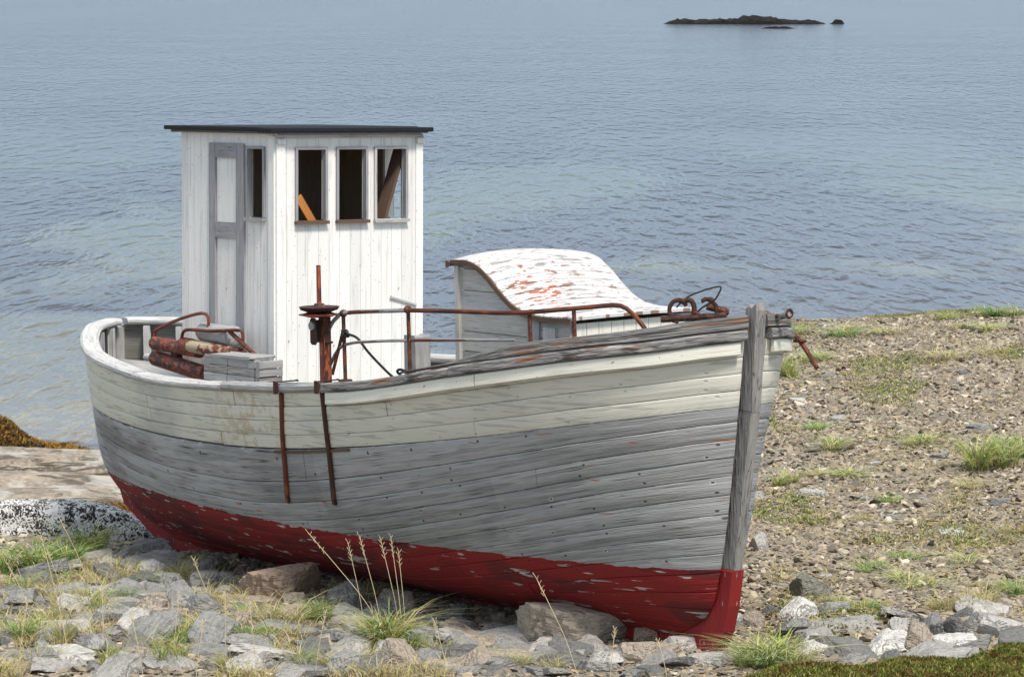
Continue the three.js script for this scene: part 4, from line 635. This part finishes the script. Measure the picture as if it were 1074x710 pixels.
// rubble round them
{
  const r = rng(31), kinds = [['slate', 'blue grey slate piece'], ['grey', 'grey stone'], ['grey', 'grey stone'], ['pale', 'pale stone'], ['dark', 'dark stone'], ['tan', 'tan stone'], ['dark', 'dark stone'], ['slate', 'blue grey slate piece']];
  const zones = [[0, 330, 575, 708, 140, 'in the rubble below the stern'], [330, 700, 640, 708, 118, 'in the rubble below the red hull'], [700, 1074, 640, 700, 45, 'along the edge of the moss by the bow']];
  for (const [x0, x1, y0, y1, n, where] of zones) for (let k = 0, tries = 0; k < n && tries < n * 12; tries++) {
    const px = lerp(x0, x1, r()), py = lerp(y0, y1, Math.pow(r(), 0.9)), p = spot(px, py), w = 0.07 + 0.20 * Math.pow(r(), 1.5);
    const L = p.clone().applyMatrix4(boat.matrixWorld.clone().invert()); if (L.x > -3.6 && L.x < 5.3 && Math.abs(L.z) < 0.55 * Math.sqrt(clamp(1 - ((L.x - 0.8) / 4.5) ** 2)) + 0.1) continue;
    if (taken2.some(q => Math.hypot(q[0] - p.x, q[1] - p.z) < q[2] * 0.66 + w * 0.28)) continue;
    taken2.push([p.x, p.z, w]); const [m, t] = kinds[Math.floor(r() * kinds.length)], big = w > 0.13;
    stone('rubble_stone', p.x, p.z, w * (1 + 0.8 * r()), w * (0.6 + 0.5 * r()), w * (0.7 + 0.3 * r()), r() * 6.3, (r() - 0.4) * 0.5, (r() - 0.5) * 0.7, r() < 0.72 ? 3 * Math.floor(r() * 6) : Math.floor(r() * 18), m, 0.25, ...nameRubble(p, big, t, where)); k++;
  }
}
// gravel: nobody could count it
const ICO1 = new THREE.IcosahedronGeometry(1, 1);
function gravel(name, n, pick, size, seed, label, shapeSeed, palette) {
  const g = rockShape(shapeSeed, { flat: 0.32, planes: 5, round: 40, rough: 0.10, dirs: ICO1 }); g.deleteAttribute('normal'); g.computeVertexNormals();
  const m = new THREE.InstancedMesh(toCreasedNormals(g, 0.3), std({ roughness: 0.95 }), n), r = rng(seed), M4 = new THREE.Matrix4(), q = new THREE.Quaternion(), e = new THREE.Euler(), c = new THREE.Color();
  for (let i = 0; i < n; i++) { const [x, z] = pick(r), s = size(r, z), h = heightAt(x, z); e.set((r() - 0.5) * 1.1, r() * 6.3, (r() - 0.5) * 1.1); M4.compose(V(x, h + s * 0.12, z), q.setFromEuler(e), V(s * (0.8 + 1.0 * r()), s * (0.35 + 0.6 * r()), s)); m.setMatrixAt(i, M4); const b = palette[Math.floor(r() * palette.length)], t = 0.65 + 0.7 * r(); m.setColorAt(i, c.setRGB(b[0] * t * 1.07, b[1] * t, b[2] * t * 0.87)); }
  m.name = numbered(name); m.castShadow = m.receiveShadow = true; scene.add(m); tag(m, label, 'gravel', null, 'stuff'); return m;
}
const PAL = [[0.24, 0.21, 0.175], [0.17, 0.155, 0.14], [0.29, 0.26, 0.22], [0.21, 0.18, 0.14], [0.12, 0.11, 0.10], [0.40, 0.375, 0.34], [0.25, 0.205, 0.15], [0.20, 0.185, 0.165]];
const beach = r => { for (;;) { const d = 20 + 29 * Math.pow(r(), 0.9), x = lerp(0.2 + (d - 22) * 0.09, d * 0.168 + (r() < 0.2 ? 6 : 0.6), r()); if (d < 25.5 && x < 1.7) continue; return [x, -d]; } };
const fore = r => { const wide = r() < 0.4, d = wide ? 16 + 16 * r() : 22 + 9.5 * r(), x = wide ? lerp(-9, 9, r()) : lerp(-d * 0.168 - 0.4, 2.2, r()); return [x, -d]; };
gravel('beach_gravel', 100000, beach, (r, z) => 0.010 + 0.030 * Math.pow(r(), 2.4), 41, 'grey brown gravel covering the beach right of the boat', 301, PAL);
gravel('beach_gravel', 16000, beach, (r, z) => 0.016 + 0.06 * Math.pow(r(), 4.0), 42, 'flaky slate chips strewn over the beach right of the boat', 302, PAL);
gravel('shore_gravel', 46000, fore, (r, z) => 0.012 + 0.04 * Math.pow(r(), 2.2), 43, 'broken stone chips between the rubble in front of the boat', 303, PAL);
// ---------------------------------------------------------------- bedrock, lichened boulder, skerry
const DENSE = new THREE.IcosahedronGeometry(1, 34);
function ledge(name, seed, pos, sc, turn, mat, tile, opt, label, cat) {
  const g = rockShape(seed, { dirs: DENSE, ...opt }); g.scale(...sc); const p = g.attributes.position; g.computeVertexNormals(); const v = mergeVertices(g.deleteAttribute('normal')); v.computeVertexNormals(); rockUV(v, tile);
  const m = mesh(name, v, mat); m.position.set(...pos); m.rotation.y = turn; return tag(m, label, cat);
}
const mBed = std({ map: tBed, bumpMap: bBed, bumpScale: 0.10, roughness: 0.9 });
ledge('bedrock_ledge', 501, [-6.9, -0.05, -40.3], [3.6, 0.80, 1.7], 0.06, mBed, 2.6, { flat: 0.5, planes: 8, round: 8, rough: 0.12 }, 'smooth tan bedrock ledge nearest the water, below the seaweed', 'rock');
ledge('bedrock_ledge', 507, [-7.1, 0.10, -37.6], [3.5, 0.85, 1.5], -0.05, mBed, 2.6, { flat: 0.5, planes: 8, round: 8, rough: 0.13 }, 'middle one of the three tan bedrock ledges behind the stern', 'rock');
ledge('bedrock_ledge', 513, [-6.4, 0.22, -35.1], [3.3, 0.85, 1.3], 0.04, mBed, 2.6, { flat: 0.5, planes: 9, round: 8, rough: 0.13 }, 'nearest tan bedrock ledge, just above the brown grass strip', 'rock');
ledge('lichened_boulder', 521, [-4.5, 0.60, -32.0], [1.45, 0.85, 0.8], -0.05, std({ map: tLichen, bumpMap: tLichen, bumpScale: 0.02, roughness: 0.95 }), 1.1, { flat: 0.5, planes: 9, round: 9, rough: 0.07 }, 'low boulder crusted with black and white lichen behind the stern', 'boulder');
{
  const mSk = std({ map: tStone, bumpMap: bStone, bumpScale: 0.4, color: lin(0.007, 0.005, 0.0035), roughness: 1 });
  const isle = (pts, x0, z, len, dep, label, name) => { // long low reef with an uneven top line
    const n = 120, m = 14, pos = [], idx = [], f = pchip(pts.map(p => p[0]), pts.map(p => p[1]));
    for (let i = 0; i <= n; i++) for (let j = 0; j <= m; j++) { const t = i / n, a = j / m * Math.PI, h = Math.max(0, f(t)), b = Math.pow(Math.sin(a), 0.7); const nn = 0.5 * (noise3(t * len * 0.9, j * 0.7, 3) - 0.5) + 0.7 * (noise3(t * len * 2.6, j * 1.9, 8) - 0.5); pos.push(x0 + t * len, -0.4 + b * (h + 0.4) + nn * b * Math.min(1, h * 2), z - Math.cos(a) * dep * (0.35 + 0.65 * h)); }
    for (let i = 0; i < n; i++) for (let j = 0; j < m; j++) { const a = i * (m + 1) + j; idx.push(a, a + 1, a + m + 1, a + 1, a + m + 2, a + m + 1); }
    const g = new THREE.BufferGeometry(); g.setAttribute('position', new THREE.Float32BufferAttribute(pos, 3)); g.setIndex(idx); g.computeVertexNormals(); rockUV(g, 3); return tag(mesh(name, g, mSk), label, 'rock');
  };
  isle([[0, 0], [0.06, 0.35], [0.1, 0.55], [0.2, 0.48], [0.33, 0.55], [0.45, 0.62], [0.53, 0.9], [0.6, 0.95], [0.68, 0.7], [0.78, 0.36], [0.9, 0.42], [0.96, 0.25], [1, 0]], 18.3, -394, 19.7, 3, 'long low dark skerry lying offshore at the top of the picture', 'skerry');
  isle([[0, 0], [0.2, 0.12], [0.45, 0.4], [0.75, 0.42], [1, 0]], 38.4, -394, 1.9, 1.4, 'small dark rock standing off the right end of the skerry', 'skerry_rock');
  isle([[0, 0], [0.3, 0.16], [0.7, 0.2], [1, 0]], 27.6, -362, 4, 1, 'low strip of rock awash in front of the skerry', 'awash_rock');
}

// ---------------------------------------------------------------- plants
function blades(n, h, spread, colors, seed, lean = 0.5, width = 0.006, flop = 0.5) { // merged blades, each one colour
  const r = rng(seed), pos = [], col = [], idx = [], hub = Array.from({ length: 6 }, () => { const a = r() * 6.3, q = spread * 1.1 * Math.sqrt(r()); return [Math.cos(a) * q, Math.sin(a) * q * 0.8, 0.5 + 0.7 * r()]; });
  for (let i = 0; i < n; i++) {
    const hb = hub[Math.floor(r() * r() * 6)], a = r() * 6.3, R = spread * 0.5 * Math.sqrt(r()), x = hb[0] + Math.cos(a) * R, z = hb[1] + Math.sin(a) * R * 0.8, H = h * hb[2] * (0.25 + 0.9 * Math.pow(r(), 1.3)), la = a + (r() - 0.5) * 2.2, l = H * lean * (0.2 + r()), w = width * (0.7 + 0.6 * r()), pa = r() * 3.14, px = Math.cos(pa) * w / 2, pz = Math.sin(pa) * w / 2, b = pos.length / 3, c = colors[Math.floor(r() * colors.length)], t = 0.75 + 0.5 * r();
    for (let k = 0; k <= 4; k++) { const s = k / 4, q = 1 - s * s * 0.92, cx = x + Math.cos(la) * l * s * s, cz = z + Math.sin(la) * l * s * s, cy = H * (s - flop * s * s * s * 0.45); pos.push(cx - px * q, cy - 0.01, cz - pz * q, cx + px * q, cy - 0.01, cz + pz * q); for (let e = 0; e < 2; e++) col.push(c[0] * t, c[1] * t, c[2] * t); if (k < 4) { const o = b + k * 2; idx.push(o, o + 1, o + 2, o + 1, o + 3, o + 2); } }
  }
  const g = new THREE.BufferGeometry(); g.setAttribute('position', new THREE.Float32BufferAttribute(pos, 3)); g.setAttribute('color', new THREE.Float32BufferAttribute(col, 3)); g.setIndex(idx); g.computeVertexNormals(); return g;
}
const mGrass = new THREE.MeshPhysicalMaterial({ vertexColors: true, roughness: 0.9, transmission: 0.35, thickness: 0, side: THREE.DoubleSide });
const C = { green: [[0.14, 0.28, 0.03], [0.18, 0.34, 0.04], [0.10, 0.21, 0.03], [0.25, 0.36, 0.06]], lime: [[0.36, 0.42, 0.08], [0.28, 0.38, 0.06], [0.48, 0.45, 0.14], [0.56, 0.48, 0.22]], straw: [[0.50, 0.41, 0.21], [0.42, 0.33, 0.14], [0.58, 0.50, 0.30], [0.30, 0.28, 0.09]], ochre: [[0.36, 0.24, 0.07], [0.30, 0.18, 0.05], [0.44, 0.32, 0.12]] };
const tuftGeo = {}; function tuft(px, py, w, h, kind, label, grp, dens = 1) {
  const v = Math.abs(Math.round(px * 7 + py)) % 3, key = kind + v + (dens > 1 ? 'd' : ''); tuftGeo[key] ??= blades(Math.round(330 * dens), 1, 0.42, kind === 'lime' ? [...C.lime, ...C.lime, ...C.green, ...C.straw] : kind === 'straw' ? [...C.straw, ...C.straw, ...C.lime] : kind === 'green' ? [...C.green, ...C.green, ...C.lime, C.straw[0]] : C[kind], 900 + v * 13 + kind.length, 1.15, kind === 'straw' ? 0.018 : 0.022, 0.9);
  const p = spot(px, py), sc = -p.z / FOCAL, m = mesh('grass_tuft', tuftGeo[key], mGrass); m.position.copy(p); m.scale.set(w * sc * (px < 700 ? 1.15 : 1), h * sc * (px < 700 ? 1.75 : 1.45), w * sc); m.rotation.y = (px * 13.7) % 6.28; tag(m, label, 'grass', grp); return m;
}
const TUFTS = [
  [150, 612, 30, 12, 'green', 'short green tuft beside the small bright white block'], [98, 640, 44, 20, 'lime', 'yellow green tuft right of the dry one above the rough grey stone'], [28, 668, 40, 22, 'green', 'green tuft just below the tan rock at the left edge'], [152, 684, 36, 20, 'straw', 'straw tuft left of the bright green leafy tuft'], [270, 672, 34, 18, 'green', 'green tuft between the straw tuft and the layered slate piece'], [470, 690, 40, 18, 'straw', 'straw tuft at the bottom right of the sharp tilted stone'], [580, 702, 36, 14, 'straw', 'straw tuft at the bottom below the wide smooth slate slab'], [365, 700, 40, 20, 'straw', 'straw tuft between the grey stone and the sharp tilted stone'],
  [900, 640, 40, 12, 'lime', 'yellow green patch right of the tilted white slab'], [960, 612, 60, 12, 'lime', 'wide yellow green patch on the lower beach'], [885, 500, 44, 9, 'lime', 'flat yellow green patch on the middle beach near the bow'], [1010, 590, 44, 10, 'lime', 'yellow green patch on the lower beach at the right'], [930, 350, 50, 7, 'straw', 'straw patch along the crest of the beach'], [860, 378, 44, 9, 'lime', 'yellow green patch on the upper beach near the bow'], [1060, 560, 30, 9, 'straw', 'straw tuft at the right edge of the lower beach'], [1030, 345, 50, 8, 'lime', 'yellow green patch on the crest below the right hand tuft'],
  [22, 600, 70, 34, 'green', 'dense green grass at the left edge below the lichened boulder', 1.6], [58, 596, 50, 26, 'green', 'green tuft between the two flat slate stones at the left', 1.3], [88, 580, 55, 26, 'lime', 'yellow green tuft in front of the lichened boulder'], [55, 612, 34, 14, 'green', 'low green tuft right of the grey flat stone at the left'], [8, 625, 36, 26, 'lime', 'yellow green grass at the left edge, mid height'],
  [188, 678, 40, 22, 'green', 'bright green leafy tuft below the broad pale pinkish stone', 1.4], [212, 664, 24, 14, 'green', 'small green tuft above the bright leafy one at lower left'], [180, 700, 34, 30, 'lime', 'yellow green tuft at the bottom left of centre'], [70, 680, 40, 34, 'straw', 'straw coloured tuft beside the rough grey stone'], [42, 700, 44, 26, 'straw', 'straw grass in the bottom left corner'], [120, 700, 34, 26, 'lime', 'pale green tuft at the bottom left'], [55, 655, 40, 22, 'straw', 'dry tuft above the rough grey stone'], [130, 632, 26, 14, 'green', 'small green tuft left of the tan flat stone'],
  [400, 676, 66, 32, 'lime', 'large yellow green tuft with tall dry stalks in front of the hull', 1.6], [330, 652, 30, 26, 'green', 'green tuft left of the large yellow green one', 1.2], [300, 656, 56, 26, 'straw', 'straw tuft below the reddish flat topped rock'], [255, 655, 44, 20, 'lime', 'low yellow green grass left of the straw tuft below the hull'], [440, 682, 26, 20, 'green', 'green tuft at the right foot of the large yellow green tuft'], [330, 702, 36, 22, 'lime', 'yellow green tuft between the dark slate and the bottom edge'], [542, 700, 22, 14, 'lime', 'tiny yellow green tuft at the bottom centre'], [520, 692, 22, 12, 'green', 'tiny green tuft below the wide smooth slate slab'], [236, 704, 30, 22, 'straw', 'dry tuft beside the pale tilted slab at the bottom'],
  [812, 696, 74, 30, 'lime', 'bright green grass at the bottom right of the stem', 1.8], [790, 704, 50, 26, 'green', 'green grass at the bottom just below the stem foot', 1.4], [1045, 492, 64, 42, 'lime', 'large grass tuft on the beach at the right edge', 1.8], [1066, 482, 50, 30, 'green', 'green grass at the right edge beside the large tuft', 1.3], [872, 470, 46, 14, 'lime', 'low grass patch on the beach above the pale flat block'], [822, 508, 34, 18, 'lime', 'grass tuft on the gravel just right of the stem'], [914, 600, 44, 12, 'green', 'low green patch in the middle of the beach'], [955, 586, 40, 9, 'green', 'thin green patch right of the low green one'], [922, 640, 24, 14, 'green', 'green tuft above the broad flat white stone'], [985, 640, 34, 18, 'straw', 'straw tuft behind the blue grey stone at the right'], [1025, 638, 50, 30, 'straw', 'tall straw grass behind the stones at the right', 1.3], [1062, 622, 44, 18, 'green', 'green grass at the right edge behind the pale pinkish rock', 1.2], [876, 634, 24, 12, 'lime', 'small grass tuft behind the tilted white slab'],
  [832, 352, 40, 12, 'lime', 'grass on the crest of the beach right beside the bow'], [880, 352, 50, 10, 'green', 'dark green patch on the crest of the beach'], [1052, 331, 44, 14, 'green', 'green tuft on the crest at the right edge'], [998, 334, 34, 8, 'lime', 'low grass on the crest near the right'], [828, 395, 30, 24, 'lime', 'grass tuft on the beach beside the port bow'], [850, 452, 34, 12, 'green', 'green tuft right of the bow at mid height'], [970, 466, 40, 10, 'lime', 'low yellowish patch left of the large beach tuft'], [938, 528, 30, 9, 'green', 'small green patch in the middle of the beach, upper'], [1000, 375, 60, 9, 'straw', 'dry yellow patch on the upper beach'], [1050, 372, 44, 9, 'straw', 'dry yellow patch near the right edge of the upper beach'], [905, 545, 24, 7, 'straw', 'small dry tuft low in the middle beach'], [850, 500, 34, 10, 'straw', 'dry tuft right of the grass tuft by the stem'], [1020, 512, 40, 10, 'straw', 'dry grass just below the large beach tuft'], [893, 346, 26, 8, 'straw', 'dry tuft on the crest behind the dark green patch'],
];
function nearTuft(x, y) { let b = TUFTS[0], bd = 1e9; for (const t of TUFTS) { const d = Math.hypot(t[0] - x, (t[1] - y) * 2); if (d < bd && t[0] > 800 && t[5].split(' ').length < 11) { bd = d; b = t; } } const side = Math.abs(x - b[0]) > Math.abs(y - b[1]) ? (x > b[0] ? 'right of' : 'left of') : y > b[1] ? 'below' : 'above'; return `${side} the ${b[5].replace(/ (?:in|on|at|near|beside|just|right|left|above|below|behind).*$/, '')}`; }
// flat stones lying loose on the beach
{
  const r = rng(71); const spots = [[530, 900, 492], [1, 920, 487], [2, 985, 480], [3, 1050, 528], [4, 965, 524], [5, 868, 605], [6, 930, 410], [7, 1065, 357], [8, 905, 362], [9, 838, 420], [10, 960, 425], [11, 1010, 392], [12, 880, 440], [13, 1000, 560], [14, 940, 545], [15, 1055, 590], [16, 850, 520], [17, 905, 525], [18, 1030, 450], [19, 870, 395]];
  for (const [i, x, y] of spots) { const p = spot(x, y), w = 0.06 + 0.09 * r() * r(); stone('beach_stone', p.x, p.z, w * 1.4, w * 0.6, w, (r() - 0.5) * 1.2, (r() - 0.5) * 0.2, (r() - 0.5) * 0.2, Math.floor(r() * 18), ['pale', 'white', 'grey', 'slate'][i % 4], 0.2, `loose ${['pale', 'white', 'grey', 'blue grey'][i % 4]} flat stone on the gravel ${nearTuft(x, y)}`, 'loose flat stones on the beach'); }
}

for (const [x, y, w, h, k, l, d] of TUFTS) tuft(x, y, w, h, k, l, undefined, d ?? 1);
{ // thin dry grass that reads as a mass
  const r = rng(55), P = []; const one = blades(14, 1, 0.5, [...C.straw, ...C.straw, ...C.straw, C.lime[2], ...C.ochre], 7, 1.1, 0.04, 0.8);
  const m = new THREE.InstancedMesh(one, mGrass, 2200), q = new THREE.Quaternion(), M4 = new THREE.Matrix4(); let n = 0;
  while (n < 2200) { const right = r() < 0.32, px = right ? lerp(800, 1080, r()) : lerp(-10, 470, Math.pow(r(), 1.3)), py = right ? lerp(345, 660, r()) : lerp(590, 715, r()); if (right && px < 835 - (py - 350) * 0.12) continue; const f = fbm(px * 0.02, py * 0.045, 999, 999, 101, 3); if (f < (right ? 0.55 : 0.53)) continue; const p = spot(px, py), s = 0.06 + 0.12 * r(); M4.compose(p, q.setFromAxisAngle(V(0, 1, 0), r() * 6.3), V(s * 1.4, s * (right ? 0.6 : 1.5), s * 1.4)); m.setMatrixAt(n++, M4); }
  m.name = 'dry_grass'; m.castShadow = m.receiveShadow = true; scene.add(m); tag(m, 'thin dry grass growing between the stones', 'grass', null, 'stuff');
}
{ // tall dry stalks with seed heads: foot and tip in the photograph
  const S = [[408, 672, 322, 556], [383, 662, 365, 566], [402, 668, 377, 560], [421, 670, 399, 562], [423, 672, 410, 560], [426, 668, 418, 575], [606, 706, 561, 602], [72, 690, 44, 556], [70, 640, 50, 575], [108, 690, 108, 612], [181, 690, 189, 622], [236, 700, 237, 622], [92, 612, 62, 540], [222, 640, 203, 585], [30, 640, 8, 590], [640, 712, 645, 660], [700, 712, 690, 672], [150, 712, 138, 640], [268, 700, 262, 628], [18, 706, 30, 628], [330, 708, 342, 640], [470, 710, 455, 648], [1000, 640, 1006, 596], [205, 712, 214, 650]];
  const names = ['long stalk bent left in front of the red hull', 'second dry stalk from the left before the hull', 'dry stalk in the middle of the bunch before the hull', 'tall dry stalk right of the middle of the bunch', 'tallest dry stalk at the right of the bunch', 'rightmost short dry stalk of the bunch', 'dry stalk with loose seed head before the bow planks', 'long pale stalk leaning left over the rubble at far left', 'short pale stalk beside the long leaning one', 'upright pale stalk in the lower left rubble', 'pale stalk below the tilted grey slab', 'upright pale stalk left of the straw tufts below the hull', 'thin stalk rising before the lichened boulder', 'thin stalk before the dark rock under the stern', 'bent dry stalk at the left edge', 'short dry stalk at the bottom right of centre', 'short dry stalk below the forefoot', 'pale stalk rising from the straw grass at the bottom left', 'slender stalk in front of the reddish flat topped rock', 'straight stalk in the bottom left corner', 'straight stalk left of the large yellow green tuft', 'leaning stalk at the bottom right of the sharp tilted stone', 'short dry stalk in the straw grass at the right', 'straight stalk in the bottom rubble left of the layered slate'];
  const mS = std({ color: lin(0.62, 0.52, 0.33), roughness: 0.8 });
  S.forEach(([fx, fy, tx, ty], i) => {
    const p = spot(fx, fy), sc = -p.z / FOCAL, dx = (tx - fx) * sc, h = (fy - ty) * sc, r = rng(600 + i), gs = [tube([[0, -0.02, 0], [dx * 0.3, h * 0.36, 0.01], [dx * 0.66, h * 0.7, 0.02], [dx, h, 0.02]], 0.0026, 14, 5)];
    const head = []; for (let k = 0; k < 9; k++) { const t = 0.80 + 0.2 * k / 8, x = dx * t, y = h * t, s = (k % 2 ? 1 : -1) * (0.008 + 0.016 * r()); head.push(tube([[x, y, 0.02], [x + s * 0.6, y + 0.018, 0.02 + (r() - 0.5) * 0.02], [x + s, y + 0.03, 0.02 + (r() - 0.5) * 0.03]], 0.0019, 3, 4)); }
    const m = mesh('grass_stalk', gs[0], mS); m.position.copy(p); tag(m, names[i], 'grass stalk'); mesh('seed_head', mergeGeometries(head), mS, m);
  });
}
function leafMat(name, n, place, colors, seed, label, cat, leaf = [0.012, 0.03]) { // low mat of small leaves
  const s = new THREE.BufferGeometry(); s.setAttribute('position', new THREE.Float32BufferAttribute([0, 0, 0, 0.5, 0.25, 0.12, 0, 1, 0, -0.5, 0.25, 0.12, 0, 0.5, 0.16], 3)); s.setIndex([0, 1, 4, 1, 2, 4, 2, 3, 4, 3, 0, 4]); s.computeVertexNormals();
  const m = new THREE.InstancedMesh(s, std({ roughness: 0.7 }), n), r = rng(seed), q = new THREE.Quaternion(), e = new THREE.Euler(), M4 = new THREE.Matrix4(), c = new THREE.Color();
  for (let i = 0; i < n; i++) { const [p, k] = place(r), b = colors[k] ?? colors[0], cc = b[Math.floor(r() * b.length)], t = 0.7 + 0.6 * r(), w = lerp(leaf[0], leaf[1], r()); e.set((r() - 0.1) * 2.4, r() * 6.3, (r() - 0.5) * 2.0); M4.compose(p, q.setFromEuler(e), V(w * 0.55, w * 1.3, w)); m.setMatrixAt(i, M4); m.setColorAt(i, c.setRGB(cc[0] * t, cc[1] * t, cc[2] * t)); }
  m.name = numbered(name); m.castShadow = m.receiveShadow = true; scene.add(m); return tag(m, label, cat, null, 'stuff');
}
{ // moss and crowberry mat on a low bank at the bottom right
  const bank = (x, d) => { const e = 23.75 + 0.5 * (fbm(x * 2.4, 3.3, 999, 999, 127, 4) - 0.5) + 0.10 * (x - 3.4) ; return smooth(e + 0.22, e - 0.25, d) * smooth(1.35, 2.1, x) * smooth(20.6, 22.2, d) * smooth(7.5, 5.6, x); };
  const pos = [], idx = [], nx = 90, nd = 50; for (let j = 0; j <= nd; j++) for (let i = 0; i <= nx; i++) { const x = lerp(1.2, 7.6, i / nx), d = lerp(20.4, 24.5, j / nd), b = bank(x, d); pos.push(x, heightAt(x, -d) - 0.05 + b * (0.15 + 0.04 * noise3(x * 5, 2, d * 5)), -d); } for (let j = 0; j < nd; j++) for (let i = 0; i < nx; i++) { const a = j * (nx + 1) + i; idx.push(a, a + 1, a + nx + 1, a + 1, a + nx + 2, a + nx + 1); }
  const g = new THREE.BufferGeometry(); g.setAttribute('position', new THREE.Float32BufferAttribute(pos, 3)); g.setIndex(idx); g.computeVertexNormals(); rockUV(g, 1); struct(mesh('peat_bank', g, std({ map: tSoil, color: lin(0.45, 0.4, 0.25), roughness: 1 })), 'low dark peat bank in the bottom right corner', 'ground');
  leafMat('crowberry_mat', 85000, r => { for (;;) { const far = r() < 0.3, x = lerp(1.3, far ? 7 : 4.6, r()), d = lerp(far ? 20.9 : 22.6, 24.3, r()), b = bank(x, d); if (b < 0.3 + 0.4 * r()) continue; const k = fbm(x * 9, d * 9, 999, 999, 121, 4); return [V(x, heightAt(x, -d) - 0.05 + b * (0.15 + 0.04 * noise3(x * 5, 2, d * 5)) + 0.02 * r(), -d), k > 0.60 ? 1 : k < 0.45 ? 2 : 0]; } }, [[[0.15, 0.19, 0.03], [0.22, 0.25, 0.05], [0.27, 0.26, 0.06]], [[0.20, 0.10, 0.03], [0.24, 0.17, 0.04], [0.13, 0.13, 0.03]], [[0.26, 0.25, 0.06], [0.18, 0.20, 0.04], [0.32, 0.27, 0.08]]], 131, 'mat of olive and reddish crowberry in the bottom right corner', 'ground cover');
}
{ // low green and yellow growth creeping over the beach in patches
  leafMat('beach_growth', 36000, r => { for (;;) { const [x, z] = beach(r), f = fbm(x * 1.1 + 31, z * 0.55 + 77, 999, 999, 171, 5); if (f < 0.53 + 0.11 * r() || (-z < 27 && x < 2)) continue; return [V(x, heightAt(x, z) + 0.015 + 0.035 * r(), z), f > 0.63 ? 1 : 0]; } }, [[[0.36, 0.31, 0.11], [0.42, 0.33, 0.14], [0.27, 0.28, 0.08]], [[0.20, 0.28, 0.05], [0.27, 0.32, 0.07], [0.36, 0.34, 0.11]]], 181, 'low green and yellow growth creeping over the gravel beach', 'ground cover', [0.015, 0.035]);
}
{ // brown wrack heaped at the water's edge, and the brown strip above the boulder
  const heap = (x, d) => 0.42 * Math.exp(-(((x + 6.85) / 0.34) ** 2) - (((d - 42.6) / 0.9) ** 2)) + 0.19 * Math.exp(-(((x + 6.1) / 0.75) ** 2) - (((d - 42.6) / 0.7) ** 2)) + 0.25 * Math.exp(-(((x + 7.8) / 0.9) ** 2) - (((d - 42.8) / 0.8) ** 2));
  const pos = [], idx = [], nx = 60, nd = 40; for (let j = 0; j <= nd; j++) for (let i = 0; i <= nx; i++) { const x = lerp(-10, -4.6, i / nx), d = lerp(40.6, 44.8, j / nd); pos.push(x, heightAt(x, -d) - 0.06 + heap(x, d), -d); } for (let j = 0; j < nd; j++) for (let i = 0; i < nx; i++) { const a = j * (nx + 1) + i; idx.push(a, a + 1, a + nx + 1, a + 1, a + nx + 2, a + nx + 1); }
  const g = new THREE.BufferGeometry(); g.setAttribute('position', new THREE.Float32BufferAttribute(pos, 3)); g.setIndex(idx); g.computeVertexNormals(); rockUV(g, 1); tag(mesh('wrack_rock', g, std({ map: tStone, color: lin(0.10, 0.07, 0.04) })), 'dark rock under the brown seaweed at the water edge', 'rock');
  leafMat('seaweed', 45000, r => { for (;;) { const x = lerp(-9.5, -5.0, r()), d = lerp(41.2, 44.4, r()), h = heap(x, d); if (h < 0.03 + 0.08 * r()) continue; const k = fbm(x * 4, d * 3, 999, 999, 141, 3); return [V(x, heightAt(x, -d) - 0.06 + h + 0.02 * r(), -d), h > 0.26 ? 1 : k > 0.55 ? 2 : 0]; } }, [[[0.42, 0.23, 0.04], [0.32, 0.17, 0.03], [0.50, 0.30, 0.06]], [[0.20, 0.11, 0.025], [0.28, 0.16, 0.03], [0.08, 0.045, 0.015]], [[0.06, 0.05, 0.03], [0.12, 0.08, 0.03]]], 151, 'heap of brown and ochre seaweed at the water edge', 'seaweed', [0.025, 0.06]);
  leafMat('brown_turf', 16000, r => { const x = lerp(-6.4, -3.6, r()), d = 33.2 + 0.2 * Math.sin(x * 1.7) + (r() + r() - 1) * 0.35; return [V(x, Math.max(heightAt(x, -d), 0.78) + 0.05 * r() - 0.02, -d), 0]; }, [[[0.30, 0.17, 0.05], [0.36, 0.23, 0.08], [0.22, 0.12, 0.04]]], 161, 'strip of brown withered turf behind the lichened boulder', 'turf', [0.015, 0.04]);
}
renderer.render(scene, camera);
